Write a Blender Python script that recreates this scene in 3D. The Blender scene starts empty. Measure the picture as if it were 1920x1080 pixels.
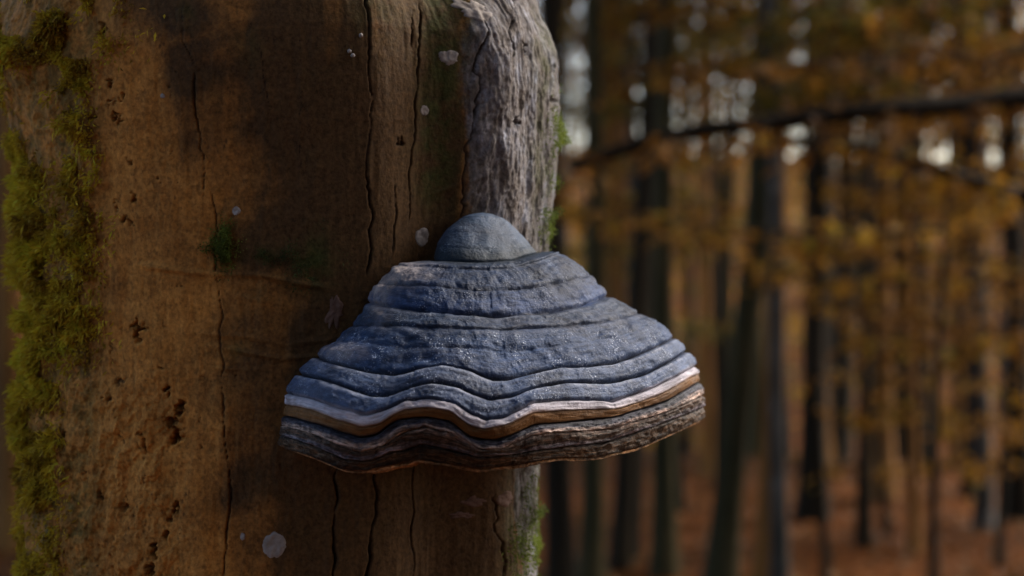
import bpy, math, random
import numpy as np
from mathutils import Vector

random.seed(11)
rng = np.random.default_rng(11)
R = math.radians
SC = bpy.context.scene
COL = SC.collection

# ------------------------------------------------------------------ camera, sky, sun, exposure
D0 = 1.15                       # metres from the lens to the middle of the fungus
EYE = 1.5
FMM = 60.0
cam_d = bpy.data.cameras.new('camera')
cam = bpy.data.objects.new('camera', cam_d)
COL.objects.link(cam)
cam.location = (0, -D0, EYE)
cam.rotation_euler = (R(90), 0, 0)
cam_d.lens = FMM
cam_d.sensor_width = 36
cam_d.clip_start = 0.02
cam_d.clip_end = 3000
cam_d.dof.use_dof = True
cam_d.dof.focus_distance = D0 - 0.105
cam_d.dof.aperture_fstop = 5.2
cam_d.dof.aperture_blades = 0
SC.camera = cam

SUN_EL, SUN_AZ = R(42), R(118)       # azimuth measured from -Y (towards the camera) to +X
sun_dir = Vector((math.cos(SUN_EL)*math.sin(SUN_AZ), -math.cos(SUN_EL)*math.cos(SUN_AZ), math.sin(SUN_EL)))
world = bpy.data.worlds.new('World')
SC.world = world
world.use_nodes = True
wn = world.node_tree.nodes
wn.clear()
wo = wn.new('ShaderNodeOutputWorld')
wb = wn.new('ShaderNodeBackground')
sky = wn.new('ShaderNodeTexSky')
sky.sky_type = 'NISHITA'
sky.sun_disc = False
sky.sun_elevation = SUN_EL
sky.sun_rotation = math.atan2(sun_dir.x, sun_dir.y)
sky.air_density = 1.0
sky.dust_density = 4.0
sky.ozone_density = 1.0
wb.inputs['Strength'].default_value = 0.15
world.node_tree.links.new(sky.outputs[0], wb.inputs[0])
world.node_tree.links.new(wb.outputs[0], wo.inputs[0])

sl = bpy.data.lights.new('sun', 'SUN')
sl.energy = 1.1
sl.angle = R(14)
sl.color = (1.0, 0.95, 0.88)
so = bpy.data.objects.new('sun', sl)
COL.objects.link(so)
so.rotation_euler = sun_dir.to_track_quat('Z', 'Y').to_euler()
so.location = (3, -3, 6)

SC.view_settings.view_transform = 'Standard'
SC.view_settings.look = 'None'
SC.view_settings.gamma = 1
SC.view_settings.exposure = 1.72
SC.cycles.max_bounces = 6
SC.cycles.use_denoising = True

# ------------------------------------------------------------------ small helpers
PXM = 36.0/FMM/1920.0           # tangent per photograph pixel

def W(px, py, dist):
    """a point of the place: photograph direction, real distance from the lens plane"""
    return np.array([(px-960)*PXM*dist, dist-D0, EYE+(540-py)*PXM*dist])

def tag(o, label=None, cat=None, group=None, kind=None):
    if label: o['label'] = label
    if cat: o['category'] = cat
    if group: o['group'] = group
    if kind: o['kind'] = kind
    return o

def empty(name, loc=(0, 0, 0)):
    o = bpy.data.objects.new(name, None)
    o.empty_display_size = 0.1
    COL.objects.link(o)
    o.location = loc
    return o

def link(name, me, parent=None, smooth=True):
    o = bpy.data.objects.new(name, me)
    COL.objects.link(o)
    if parent is not None:
        o.parent = parent
    return o

def mesh_np(name, V, F, mat=None, smooth=True, attrs=None):
    """V (n,3), F (m,3|4) arrays"""
    V = np.ascontiguousarray(V, dtype=np.float32)
    F = np.ascontiguousarray(F, dtype=np.int32)
    me = bpy.data.meshes.new(name)
    me.vertices.add(len(V)); me.vertices.foreach_set('co', V.ravel())
    k = F.shape[1]
    me.loops.add(F.size); me.loops.foreach_set('vertex_index', F.ravel())
    me.polygons.add(len(F))
    me.polygons.foreach_set('loop_start', np.arange(0, F.size, k, dtype=np.int32))
    try:
        me.polygons.foreach_set('loop_total', np.full(len(F), k, dtype=np.int32))
    except Exception:
        pass
    me.polygons.foreach_set('use_smooth', np.full(len(F), smooth, dtype=bool))
    me.update(calc_edges=True)
    if attrs:
        for an, av in attrs.items():
            a = me.attributes.new(an, 'FLOAT', 'POINT')
            a.data.foreach_set('value', np.ascontiguousarray(av, dtype=np.float32).ravel())
    if mat: me.materials.append(mat)
    return me

def grid_faces(nr, nc, wrap=False):
    r = np.arange(nr-1)[:, None]
    c = np.arange(nc if wrap else nc-1)[None, :]
    c2 = (c+1) % nc
    a = r*nc+c; b = r*nc+c2; d = (r+1)*nc+c; e = (r+1)*nc+c2
    return np.stack([a, b, e, d], -1).reshape(-1, 4)

def _h(ix, iy, iz):
    n = (ix.astype(np.int64)*374761393 + iy.astype(np.int64)*668265263 + iz.astype(np.int64)*2147483647) & 0x7fffffff
    n = ((n ^ (n >> 13))*1274126177) & 0x7fffffff
    n = (n ^ (n >> 16))
    return (n & 0xffff)/65535.0

def vnoise(x, y, z=0.0):
    x, y, z = np.broadcast_arrays(np.asarray(x, float), np.asarray(y, float), np.asarray(z, float))
    ix, iy, iz = np.floor(x), np.floor(y), np.floor(z)
    fx, fy, fz = x-ix, y-iy, z-iz
    ux, uy, uz = [f*f*f*(f*(f*6-15)+10) for f in (fx, fy, fz)]
    ix, iy, iz = ix.astype(np.int64), iy.astype(np.int64), iz.astype(np.int64)
    def lp(a, b, t): return a+(b-a)*t
    c00 = lp(_h(ix, iy, iz), _h(ix+1, iy, iz), ux)
    c10 = lp(_h(ix, iy+1, iz), _h(ix+1, iy+1, iz), ux)
    if np.all(fz == 0):
        return lp(c00, c10, uy)*2-1
    c01 = lp(_h(ix, iy, iz+1), _h(ix+1, iy, iz+1), ux)
    c11 = lp(_h(ix, iy+1, iz+1), _h(ix+1, iy+1, iz+1), ux)
    return lp(lp(c00, c10, uy), lp(c01, c11, uy), uz)*2-1

def fbm(x, y, z=0.0, o=4, g=0.5):
    s = 0; a = 1; t = 0
    for i in range(o):
        s = s+a*vnoise(x*2**i+17.3*i, y*2**i-9.1*i, np.asarray(z)*2**i); t += a; a *= g
    return s/t

def cell(x, y):
    """F1, F2 of a jittered cell pattern"""
    ix, iy = np.floor(x).astype(np.int64), np.floor(y).astype(np.int64)
    f1 = np.full(x.shape, 9.0); f2 = np.full(x.shape, 9.0)
    z0 = np.zeros_like(ix)
    for dx in (-1, 0, 1):
        for dy in (-1, 0, 1):
            jx = _h(ix+dx, iy+dy, z0+3); jy = _h(ix+dx, iy+dy, z0+7)
            d = np.hypot(ix+dx+jx-x, iy+dy+jy-y)
            m = d < f1
            f2 = np.where(m, f1, np.minimum(f2, d)); f1 = np.where(m, d, f1)
    return f1, f2

def sstep(a, b, x):
    t = np.clip((x-a)/(b-a), 0, 1)
    return t*t*(3-2*t)

def blob(px, py, cx, cy, rx, ry):
    return np.exp(-(((px-cx)/rx)**2+((py-cy)/ry)**2))

# ------------------------------------------------------------------ node material helpers
def newmat(name):
    m = bpy.data.materials.new(name)
    m.use_nodes = True
    nt = m.node_tree
    nt.nodes.clear()
    out = nt.nodes.new('ShaderNodeOutputMaterial')
    bs = nt.nodes.new('ShaderNodeBsdfPrincipled')
    nt.links.new(bs.outputs[0], out.inputs[0])
    return m, nt, bs

class N:
    """terse node graph builder"""
    def __init__(s, nt): s.nt = nt
    def _set(s, sock, v):
        if hasattr(v, 'is_output') or isinstance(v, bpy.types.NodeSocket): s.nt.links.new(v, sock)
        elif isinstance(v, (tuple, list)) and len(v) == 3 and sock.type == 'RGBA': sock.default_value = (*v, 1)
        else: sock.default_value = v
    def coord(s, which='Object'):
        return s.nt.nodes.new('ShaderNodeTexCoord').outputs[which]
    def mapping(s, vec, scale=(1, 1, 1), loc=(0, 0, 0)):
        n = s.nt.nodes.new('ShaderNodeMapping'); s._set(n.inputs[0], vec)
        n.inputs['Scale'].default_value = scale; n.inputs['Location'].default_value = loc
        return n.outputs[0]
    def noise(s, vec, scale, detail=4, rough=0.55, dist=0.0, col=False):
        n = s.nt.nodes.new('ShaderNodeTexNoise'); s._set(n.inputs['Vector'], vec)
        n.inputs['Scale'].default_value = scale; n.inputs['Detail'].default_value = detail
        n.inputs['Roughness'].default_value = rough; n.inputs['Distortion'].default_value = dist
        return n.outputs['Color' if col else 'Fac']
    def voro(s, vec, scale, feat='F1', out='Distance'):
        n = s.nt.nodes.new('ShaderNodeTexVoronoi'); n.feature = feat; s._set(n.inputs['Vector'], vec)
        n.inputs['Scale'].default_value = scale
        return n.outputs[out]
    def attr(s, name, out='Fac'):
        n = s.nt.nodes.new('ShaderNodeAttribute'); n.attribute_name = name
        return n.outputs[out]
    def math(s, op, a, b=0.0, clamp=False):
        n = s.nt.nodes.new('ShaderNodeMath'); n.operation = op; n.use_clamp = clamp
        s._set(n.inputs[0], a); s._set(n.inputs[1], b)
        return n.outputs[0]
    def ramp(s, fac, stops, interp='LINEAR'):
        n = s.nt.nodes.new('ShaderNodeValToRGB'); n.color_ramp.interpolation = interp
        e = n.color_ramp.elements
        while len(e) < len(stops): e.new(0.5)
        for i, (p, c) in enumerate(stops):
            e[i].position = p
            e[i].color = (*c, 1) if isinstance(c, (tuple, list)) else (c, c, c, 1)
        s._set(n.inputs[0], fac)
        return n.outputs[0]
    def mix(s, fac, a, b, mode='MIX'):
        n = s.nt.nodes.new('ShaderNodeMix'); n.data_type = 'RGBA'; n.blend_type = mode
        s._set(n.inputs[0], fac); s._set(n.inputs[6], a); s._set(n.inputs[7], b)
        return n.outputs[2]
    def bump(s, h, strength, dist, nrm=None):
        n = s.nt.nodes.new('ShaderNodeBump'); n.inputs['Strength'].default_value = strength
        n.inputs['Distance'].default_value = dist; s._set(n.inputs['Height'], h)
        if nrm is not None: s._set(n.inputs['Normal'], nrm)
        return n.outputs[0]

# --- bark of the big beech
def mat_hero_bark():
    m, nt, bs = newmat('beech_bark'); g = N(nt)
    c = g.coord()
    streak = g.noise(g.mapping(c, (34, 34, 9)), 1.0, 7, 0.62)
    wrinkle = g.noise(g.mapping(c, (30, 30, 110)), 1.0, 5, 0.65, 0.6)
    blotch = g.noise(c, 16, 5, 0.6)
    fine = g.noise(c, 420, 3, 0.6)
    warm = g.ramp(streak, [(0.22, (0.1784, 0.06971, 0.01364)), (0.5, (0.3474, 0.1463, 0.02853)), (0.8, (0.4693, 0.2177, 0.05212))])
    warm = g.mix(g.math('MULTIPLY', g.ramp(blotch, [(0.42, 0.0), (0.62, 1.0)]), 0.55), warm, (0.216, 0.08717, 0.01736))
    warm = g.mix(g.math('MULTIPLY', g.ramp(wrinkle, [(0.45, 0.0), (0.6, 1.0)]), 0.22), warm, (0.5071, 0.2525, 0.06823))
    # grey lichen-crusted right flank
    gn = g.noise(g.mapping(c, (60, 60, 34)), 1.0, 9, 0.78)
    grey = g.ramp(gn, [(0.30, (0.02755, 0.02214, 0.01899)), (0.42, (0.08611, 0.07275, 0.06456)), (0.54, (0.1378, 0.1305, 0.1377)), (0.64, (0.2273, 0.2452, 0.3038)), (0.78, (0.3996, 0.4587, 0.6077))])
    gm = g.math('ADD', g.attr('grey'), g.math('MULTIPLY', g.math('SUBTRACT', gn, 0.5), 0.9), True)
    col = g.mix(g.ramp(gm, [(0.35, 0.0), (0.65, 1.0)]), warm, grey)
    # algal staining mixed with the trunk's centre shade, painted dark into the bark
    sm = g.math('ADD', g.attr('stain_shade'), g.math('MULTIPLY', g.math('SUBTRACT', streak, 0.5), 0.8), True)
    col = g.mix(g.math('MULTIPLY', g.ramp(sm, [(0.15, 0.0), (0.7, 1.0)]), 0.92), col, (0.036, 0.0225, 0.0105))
    # green algae film
    am = g.math('MULTIPLY', g.attr('algae'), g.ramp(g.noise(c, 70, 5, 0.7), [(0.38, 0.0), (0.6, 1.0)]))
    col = g.mix(am, col, (0.035, 0.042, 0.010))
    # dirt in the fissures
    col = g.mix(g.attr('fissure'), col, (0.012, 0.008, 0.006))
    col = g.mix(0.6, col, g.mix(1.0, col, g.ramp(fine, [(0.3, 0.5), (0.7, 1.5)]), 'MULTIPLY'))
    gr = g.noise(g.mapping(c, (300, 300, 230)), 1.0, 5, 0.7)
    col = g.mix(0.55, col, g.mix(1.0, col, g.ramp(gr, [(0.36, 0.35), (0.5, 1.0), (0.66, 1.45)]), 'MULTIPLY'))
    fl = g.voro(g.mapping(c, (210, 210, 120)), 1.0)
    col = g.mix(g.math('MULTIPLY', g.ramp(fl, [(0.10, 0.7), (0.22, 0.0)]), g.ramp(blotch, [(0.4, 0.0), (0.6, 1.0)])), col, (0.05, 0.024, 0.009))
    nt.links.new(col, bs.inputs['Base Color'])
    bs.inputs['Roughness'].default_value = 0.78
    bs.inputs['Specular IOR Level'].default_value = 0.12
    h = g.math('ADD', g.math('MULTIPLY', streak, 0.6), g.math('ADD', g.math('MULTIPLY', wrinkle, 0.35), g.math('ADD', g.math('MULTIPLY', gr, 0.4), g.math('MULTIPLY', fine, 0.4))))
    nt.links.new(g.bump(h, 0.65, 0.0018), bs.inputs['Normal'])
    return m

# --- banded fungus
def mat_fungus(nl):
    m, nt, bs = newmat('tinder_fungus'); g = N(nt)
    c = g.coord()
    t = g.attr('band')                       # growth line index / nl
    a = g.attr('around')
    wob = g.noise(g.mapping(c, (13, 13, 22)), 1.0, 6, 0.6)
    t = g.math('ADD', t, g.math('MULTIPLY', g.math('SUBTRACT', wob, 0.5), 0.042))
    stops = [(i/nl, cc) for i, cc in BAND_COLS]
    col = g.ramp(t, stops)
    # broad mottling slate / pale
    mot = g.noise(c, 26, 7, 0.7)
    col = g.mix(1.0, col, g.ramp(mot, [(0.3, 0.42), (0.5, 1.0), (0.72, 1.7)]), 'MULTIPLY')
    # dull brownish-grey weathered patches
    wp = g.noise(g.mapping(c, (22, 22, 40), (3, 1, 2)), 1.0, 6, 0.7)
    col = g.mix(g.math('MULTIPLY', g.ramp(wp, [(0.50, 0.0), (0.72, 0.5)]), g.ramp(g.attr('band'), [(12.0/nl, 1.0), (12.1/nl, 0.0)])), col, (0.032, 0.030, 0.034))
    # streaks that follow the growth lines
    comb = nt.nodes.new('ShaderNodeCombineXYZ')
    g._set(comb.inputs[0], g.math('MULTIPLY', a, 7.0)); g._set(comb.inputs[1], g.math('MULTIPLY', t, 130.0))
    lay = g.noise(comb.outputs[0], 1.0, 4, 0.65)
    lw = g.ramp(g.attr('band'), [(4.0/nl, 0.0), (5.0/nl, 1.0)])
    lay = g.math('ADD', 0.5, g.math('MULTIPLY', g.math('SUBTRACT', lay, 0.5), lw))
    col = g.mix(0.75, col, g.mix(1.0, col, g.ramp(lay, [(0.3, 0.45), (0.5, 1.0), (0.72, 1.6)]), 'MULTIPLY'))
    # whitish specks, strengthened to paint glints into the cap colour
    sp = g.voro(c, 760)
    keep = g.noise(c, 60, 6, 0.8)
    spk = g.math('MULTIPLY', g.ramp(sp, [(0.16, 1.0), (0.36, 0.0)]), g.ramp(keep, [(0.50, 0.0), (0.64, 0.9)]))
    spk = g.math('MULTIPLY', spk, g.attr('speck'))
    col = g.mix(spk, col, (0.62, 0.70, 0.85))
    pw = g.noise(c, 240, 4, 0.75)  # powdery bloom, painting a bluish sheen into the cap colour
    pwm = g.math('MULTIPLY', g.ramp(pw, [(0.55, 0.0), (0.70, 0.7)]), g.attr('speck'))
    pwm = g.math('MULTIPLY', pwm, g.ramp(mot, [(0.4, 0.15), (0.62, 1.0)]))
    col = g.mix(pwm, col, (0.13, 0.165, 0.26))
    lp = g.math('MULTIPLY', g.attr('lip'), g.ramp(g.noise(c, 90, 6, 0.75), [(0.40, 0.0), (0.62, 0.9)]))
    col = g.mix(lp, col, (0.21, 0.23, 0.29))
    # thin alternating lines in the young rim
    comb2 = nt.nodes.new('ShaderNodeCombineXYZ')
    g._set(comb2.inputs[0], g.math('MULTIPLY', a, 9.0)); g._set(comb2.inputs[1], g.math('MULTIPLY', t, 210.0))
    ln = g.noise(comb2.outputs[0], 1.0, 5, 0.7, 0.3)
    ln = g.math('ADD', ln, g.math('MULTIPLY', g.math('SUBTRACT', g.noise(c, 300, 5, 0.75), 0.5), 0.55))
    rimw = g.ramp(g.attr('band'), [(13.9/nl, 0.0), (14.2/nl, 1.0)])
    col = g.mix(rimw, col, g.mix(1.0, col, g.ramp(ln, [(0.36, (0.22, 0.22, 0.26)), (0.5, (0.9, 0.88, 0.86)), (0.62, (2.6, 2.4, 2.3))]), 'MULTIPLY'))
    # crumbly pale old crust on one shoulder
    pm = g.math('MULTIPLY', g.attr('crust'), g.ramp(g.noise(c, 110, 4, 0.7), [(0.35, 0.2), (0.6, 1.0)]))
    col = g.mix(pm, col, (0.27, 0.235, 0.225))
    # shadow line under each overhanging layer, painted dark into the furrow colour
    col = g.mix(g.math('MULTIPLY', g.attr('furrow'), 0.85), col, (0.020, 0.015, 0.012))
    nt.links.new(col, bs.inputs['Base Color'])
    bs.inputs['Roughness'].default_value = 0.55
    bs.inputs['Specular IOR Level'].default_value = 0.10
    fine = g.noise(c, 520, 4, 0.7)
    mid = g.noise(c, 130, 4, 0.65)
    h = g.math('ADD', g.math('MULTIPLY', fine, 0.35), g.math('ADD', g.math('MULTIPLY', mid, 0.6), g.math('MULTIPLY', lay, 0.45)))
    nt.links.new(g.bump(h, 0.8, 0.0020), bs.inputs['Normal'])
    return m

def mat_simple(name, stops, scale=20, rough=0.8, bump=0.0, bdist=0.01, mapping=None, spec=0.25, transl=0.0, perobj=0.0):
    m, nt, bs = newmat(name); g = N(nt)
    c = g.coord()
    if mapping: c = g.mapping(c, mapping)
    n = g.noise(c, scale, 5, 0.62)
    col = g.ramp(n, stops)
    if perobj:
        oi = nt.nodes.new('ShaderNodeObjectInfo')
        col = g.mix(1.0, col, g.ramp(oi.outputs['Random'], [(0, 1-perobj), (1, 1+perobj)]), 'MULTIPLY')
    nt.links.new(col, bs.inputs['Base Color'])
    bs.inputs['Roughness'].default_value = rough
    bs.inputs['Specular IOR Level'].default_value = spec
    if bump:
        nt.links.new(g.bump(n, bump, bdist), bs.inputs['Normal'])
    return m

def mat_leaf(name, stops, transl=0.45):
    """each leaf gets its own hue from a per-vertex random value"""
    m, nt, bs = newmat(name); g = N(nt)
    out = nt.nodes['Material Output']
    col = g.ramp(g.attr('tint'), stops)
    nt.links.new(col, bs.inputs['Base Color'])
    bs.inputs['Roughness'].default_value = 0.6
    bs.inputs['Specular IOR Level'].default_value = 0.12
    tr = nt.nodes.new('ShaderNodeBsdfTranslucent')
    nt.links.new(col, tr.inputs[0])
    mx = nt.nodes.new('ShaderNodeMixShader'); mx.inputs[0].default_value = transl
    nt.links.new(bs.outputs[0], mx.inputs[1]); nt.links.new(tr.outputs[0], mx.inputs[2])
    nt.links.new(mx.outputs[0], out.inputs[0])
    return m

GOLD = mat_leaf('leaf_gold', [(0, (0.0798, 0.02834, 0.00448)), (0.3, (0.1915, 0.08096, 0.01008)), (0.6, (0.2873, 0.1376, 0.014)), (0.85, (0.2394, 0.1619, 0.0168)), (1, (0.1037, 0.1133, 0.014))])
RUST = mat_leaf('leaf_rust', [(0, (0.04998, 0.02061, 0.00504)), (0.4, (0.1357, 0.0577, 0.01008)), (0.75, (0.2142, 0.09892, 0.014)), (1, (0.2428, 0.1484, 0.028))])
OLIVE = mat_leaf('leaf_olive', [(0, (0.042, 0.04048, 0.00672)), (0.35, (0.0924, 0.08096, 0.0112)), (0.7, (0.2016, 0.1251, 0.0168)), (1, (0.252, 0.09568, 0.01232))])
BARK_DARK = mat_simple('bark_dark', [(0.3, (0.00868, 0.00672, 0.00378)), (0.55, (0.01736, 0.01232, 0.0063)), (0.8, (0.0341, 0.02408, 0.01176))], 1, bump=0.4, mapping=(9, 9, 2), perobj=0.3, spec=0.08)  # dark tone is partly own bark, partly painted silhouette against the light
BARK_MOSS = mat_simple('bark_mossy', [(0.3, (0.01612, 0.01568, 0.00672)), (0.55, (0.0341, 0.02912, 0.01176)), (0.8, (0.0744, 0.056, 0.0252))], 1, bump=0.4, mapping=(9, 9, 2), perobj=0.3, spec=0.08)
BARK_TAN = mat_simple('bark_tan', [(0.3, (0.09792, 0.04026, 0.008679)), (0.55, (0.1812, 0.08261, 0.02047)), (0.8, (0.235, 0.1229, 0.03721))], 1, bump=0.3, mapping=(6, 6, 1.5), perobj=0.3, spec=0.1)  # tan is partly own bark, partly warm light painted in
BARK_GREY = mat_simple('bark_grey', [(0.40, (0.016, 0.014, 0.009)), (0.56, (0.045, 0.038, 0.028)), (0.74, (0.17, 0.155, 0.14))], 1, bump=0.3, mapping=(9, 9, 4), perobj=0.2)

# ------------------------------------------------------------------ terrain
def ground_z(x, y):
    x = np.asarray(x, float); y = np.asarray(y, float)
    d = y+D0
    z = 0.10*fbm(x*0.35, y*0.35, 1.7, 3)+0.03*fbm(x*1.6, y*1.6, 4.1, 2)
    z = z*sstep(0.3, 3, np.hypot(x+0.16, y-0.1))
    drop = -3.6*sstep(14.5, 34, d)
    hill = 19*sstep(46, 190, d) + 3.0*fbm(x*0.02, y*0.02, 0.4, 2)*sstep(46, 90, d)
    side = 0.03*np.clip(-x, -40, 40)*sstep(6, 30, d)
    back = 20*sstep(30, 200, -d)
    return z+drop+hill+side+back

gx = np.concatenate([-np.geomspace(400, 12, 60), np.linspace(-11.8, 11.8, 120), np.geomspace(12, 400, 60)])
gy = np.concatenate([np.linspace(-200, -6, 40), np.linspace(-5.8, 40, 220), np.geomspace(40.6, 900, 90)])
GX, GY = np.meshgrid(gx, gy)
GZ = ground_z(GX, GY)
GM, nt, bs = newmat('leaf_litter_soil'); g = N(nt)
c = g.coord()
n1 = g.noise(c, 9, 6, 0.7); n2 = g.voro(c, 16, out='Color'); n3 = g.noise(c, 0.8, 3, 0.5)
col = g.ramp(n1, [(0.3, (0.03087, 0.008869, 0.001572)), (0.5, (0.08352, 0.0261, 0.005053)), (0.7, (0.1344, 0.04696, 0.01011))])
col = g.mix(0.5, col, g.mix(1.0, col, g.ramp(n2, [(0.1, 0.5), (0.9, 1.5)]), 'MULTIPLY'))
col = g.mix(g.ramp(n3, [(0.4, 0.0), (0.7, 0.5)]), col, (0.03631, 0.01435, 0.002695))
nt.links.new(col, bs.inputs['Base Color']); bs.inputs['Roughness'].default_value = 0.9; bs.inputs['Specular IOR Level'].default_value = 0.03
nt.links.new(g.bump(n1, 0.8, 0.05), bs.inputs['Normal'])
me = mesh_np('ground', np.stack([GX, GY, GZ], -1).reshape(-1, 3), grid_faces(len(gy), len(gx)), GM)
tag(link('ground', me), kind='structure', label='forest floor covered in pinkish brown fallen leaves')

# ------------------------------------------------------------------ the big beech trunk
YC = 0.10; DC = D0+YC
def px_interp(tab, y):
    t = np.array(tab, float)
    return np.interp(y, t[:, 0], t[:, 1])
LEFT = [(-400, 36), (-120, 30), (-40, 30), (10, 26), (50, 18), (100, 17), (150, 18), (200, 22), (250, 30), (300, 40), (360, 45), (430, 46), (540, 50), (700, 50), (900, 47), (1080, 46), (1300, 40)]
RIGHT = [(-400, 960), (-100, 975), (0, 996), (40, 1010), (75, 1030), (110, 1043), (160, 1048), (240, 1046), (300, 1043), (380, 1036), (450, 1028), (600, 1016), (870, 1003), (1080, 995), (1300, 1000)]

NPH_F, NPH_B = 860, 70
ph = np.concatenate([np.linspace(R(-104), R(104), NPH_F), np.linspace(R(104), R(256), NPH_B+2)[1:-1]])
z_f = np.linspace(1.255, 1.745, 640)
z_lo = -0.35+(1.255+0.35)*(np.linspace(0, 1, 46)[:-1])**0.9
z_hi = 1.745+(9.5-1.745)*(np.linspace(0, 1, 70)[1:])**1.5
zz = np.concatenate([z_lo, z_f, z_hi])
PH, ZZ = np.meshgrid(ph, zz)
pyr = 540-(zz-EYE)/(PXM*DC)                 # nominal picture row of every ring
tl = (px_interp(LEFT, pyr)-960)*PXM; tr = (px_interp(RIGHT, pyr)-960)*PXM
al, ar = np.arctan(tl), np.arctan(tr)
thc, alp = (al+ar)/2, (ar-al)/2
Rr = DC/np.cos(thc)*np.sin(alp)
Xc = DC*np.tan(thc)
flare = 1+0.55*np.exp(-np.clip(zz, 0, None)/0.28)
taper = np.where(zz > 1.8, 1-0.055*(zz-1.8), 1.0)
Rr = Rr*flare*taper
def se(v, e): return np.sign(v)*np.abs(v)**e
BD = 0.90                                       # front-to-back flattening
sx, cy = np.sin(PH), se(np.cos(PH), 0.86)
# root flutes low down, out of the picture
flute = 1+0.12*np.cos(PH*5+0.7)*np.exp(-np.clip(ZZ, 0, None)/0.35)
X = Xc[:, None]+Rr[:, None]*flute*sx
Y = YC-Rr[:, None]*BD*flute*cy
dd = Y+D0
PX = 960+X/(PXM*dd); PY = 540-(ZZ-EYE)/(PXM*dd)
# outward direction in plan
nxp = np.sin(PH); nyp = -np.cos(PH)
front = (np.cos(PH) > -0.25)
u, v = PX/100.0, PY/100.0
arc = PH*18.0                                   # cm round the trunk
hz = ZZ*100.0                                   # cm up the trunk
disp = np.zeros_like(PX); nr0 = len(z_lo)+320
disp += 0.0035*fbm(arc*0.12, hz*0.05, 0.3, 3)
disp += 0.0011*fbm(arc*0.6, hz*0.18, 2.3, 3)
disp += 0.00045*fbm(arc*2.6, hz*0.35, 5.1, 3)
disp += 0.00028*fbm(arc*0.9+0.5*vnoise(hz*0.3, arc*0.2), hz*2.2+1.2*vnoise(arc*0.6, hz*0.3), 7.7, 4)*(0.5+0.5*fbm(arc*0.2, hz*0.2, 2, 2))
# hollow between the main face and the right-hand flank, ridge beyond it
disp += -0.012*np.exp(-((PX-815-0.02*(PY-300))/70)**2)*front
disp += 0.007*np.exp(-((PX-930)/45)**2)*front
# knuckle top left
disp += 0.010*blob(PX, PY, 30, 95, 60, 90)*front
# scaly flank, flaky lower left
grey_m = sstep(850, 900, PX+14*fbm(u*2, v*0.8, 3, 3)-0.02*np.clip(PY-400, 0, 400)+0.0*PY)*front
grey_m = np.where(PY > 840, sstep(935, 975, PX+22*fbm(u*3, v*1.5, 3, 3))*front, grey_m)
rg = 1-np.abs(fbm(arc*2.6+0.8*vnoise(hz*0.4, arc*0.5), hz*0.5, 9.1, 4))*2.4
disp += grey_m*(0.0005*rg+0.0016*fbm(arc*1.1, hz*0.35, 3.3, 3)+0.0006*fbm(arc*5, hz*2.4, 1.3, 3))
te = fbm(arc*0.9, hz*0.28, 6.6, 4)
disp += grey_m*0.0009*(sstep(-0.02, 0.02, te)+sstep(0.16, 0.20, te)+sstep(-0.22, -0.18, te)-1.5)
flake = sstep(640, 820, PY)*sstep(60, 130, PX)*(1-sstep(290, 380, PX+20*vnoise(v*2, u)))*front
flake = np.maximum(flake, 0.8*(1-sstep(170, 210, PX))*front)
te = fbm(arc*0.75, hz*0.55, 14.4, 5)
disp += flake*(0.0010*(sstep(-0.015, 0.015, te)+sstep(0.13, 0.16, te)+sstep(-0.2, -0.17, te)-1.5)+0.0022*fbm(arc*0.9, hz*0.8, 4.4, 4))
# horizontal growth wrinkles (old branch collars)
def wrinkle(pts, wd, amp):
    global disp
    p = np.array(pts, float)
    yl = np.interp(PX, p[:, 0], p[:, 1])+5*vnoise(u*1.3, v*0.3+p[0, 1])
    fade = sstep(p[0, 0], p[0, 0]+60, PX)*(1-sstep(p[-1, 0]-70, p[-1, 0], PX))
    disp += 0.85*amp*(0.6+0.9*vnoise(u*1.7, p[0, 1]*0.37))*np.exp(-((PY-yl)/wd)**2)*fade*front
wrinkle([(240, 492), (310, 505), (400, 512), (500, 515), (640, 545)], 6, 0.0020)
wrinkle([(280, 512), (360, 535), (480, 560), (640, 580)], 5, 0.0014)
wrinkle([(330, 618), (430, 632), (530, 645), (680, 630)], 5, 0.0018)
wrinkle([(360, 650), (430, 655), (530, 672), (640, 660)], 5, 0.0016)
wrinkle([(380, 690), (460, 690), (560, 690)], 4, 0.0010)
wrinkle([(360, 805), (450, 808), (540, 806)], 4, 0.0010)
wrinkle([(700, 232), (760, 222), (800, 226)], 5, 0.0010)
wrinkle([(820, 372), (880, 345), (930, 318), (985, 285)], 4, 0.0028)
wrinkle([(960, 330), (1000, 310), (1040, 290)], 4, 0.0022)
# long vertical cracks
fiss = np.zeros_like(PX)
PXmid = np.where(np.cos(ph) > 0.05, PX[nr0], 1e6)
def crack(pts, wd, dep, jit=4):
    global disp, fiss
    p = np.array(pts, float)
    cs = np.where((PXmid > p[:, 0].min()-90) & (PXmid < p[:, 0].max()+90))[0]
    w = np.s_[:, cs[0]:cs[-1]+1]
    px, py = PX[w], PY[w]
    xl = np.interp(py, p[:, 1], p[:, 0])+jit*vnoise(py/31.0, p[0, 0])+0.35*jit*vnoise(py/9.0, p[0, 0]+5)
    y0, y1 = p[0, 1], p[-1, 1]
    fade = sstep(y0-4, y0+25, py)*(1-sstep(y1-25, y1+4, py))
    wv = 0.45*wd*(0.8+0.45*vnoise(py/40.0, p[0, 0]+11)+0.2*vnoise(py/8.0, p[0, 0]+3))
    e = np.exp(-(np.abs(px-xl)/wv)**2.2)*fade*front[w]
    lip = np.exp(-((px-xl)/(wd*3.4))**2)*fade*front[w]
    disp[w] += -0.7*dep*e*(0.65+0.5*vnoise(py/70.0, p[0, 0]+23))+0.0004*lip
    fiss[w] = np.maximum(fiss[w], e)
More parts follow.
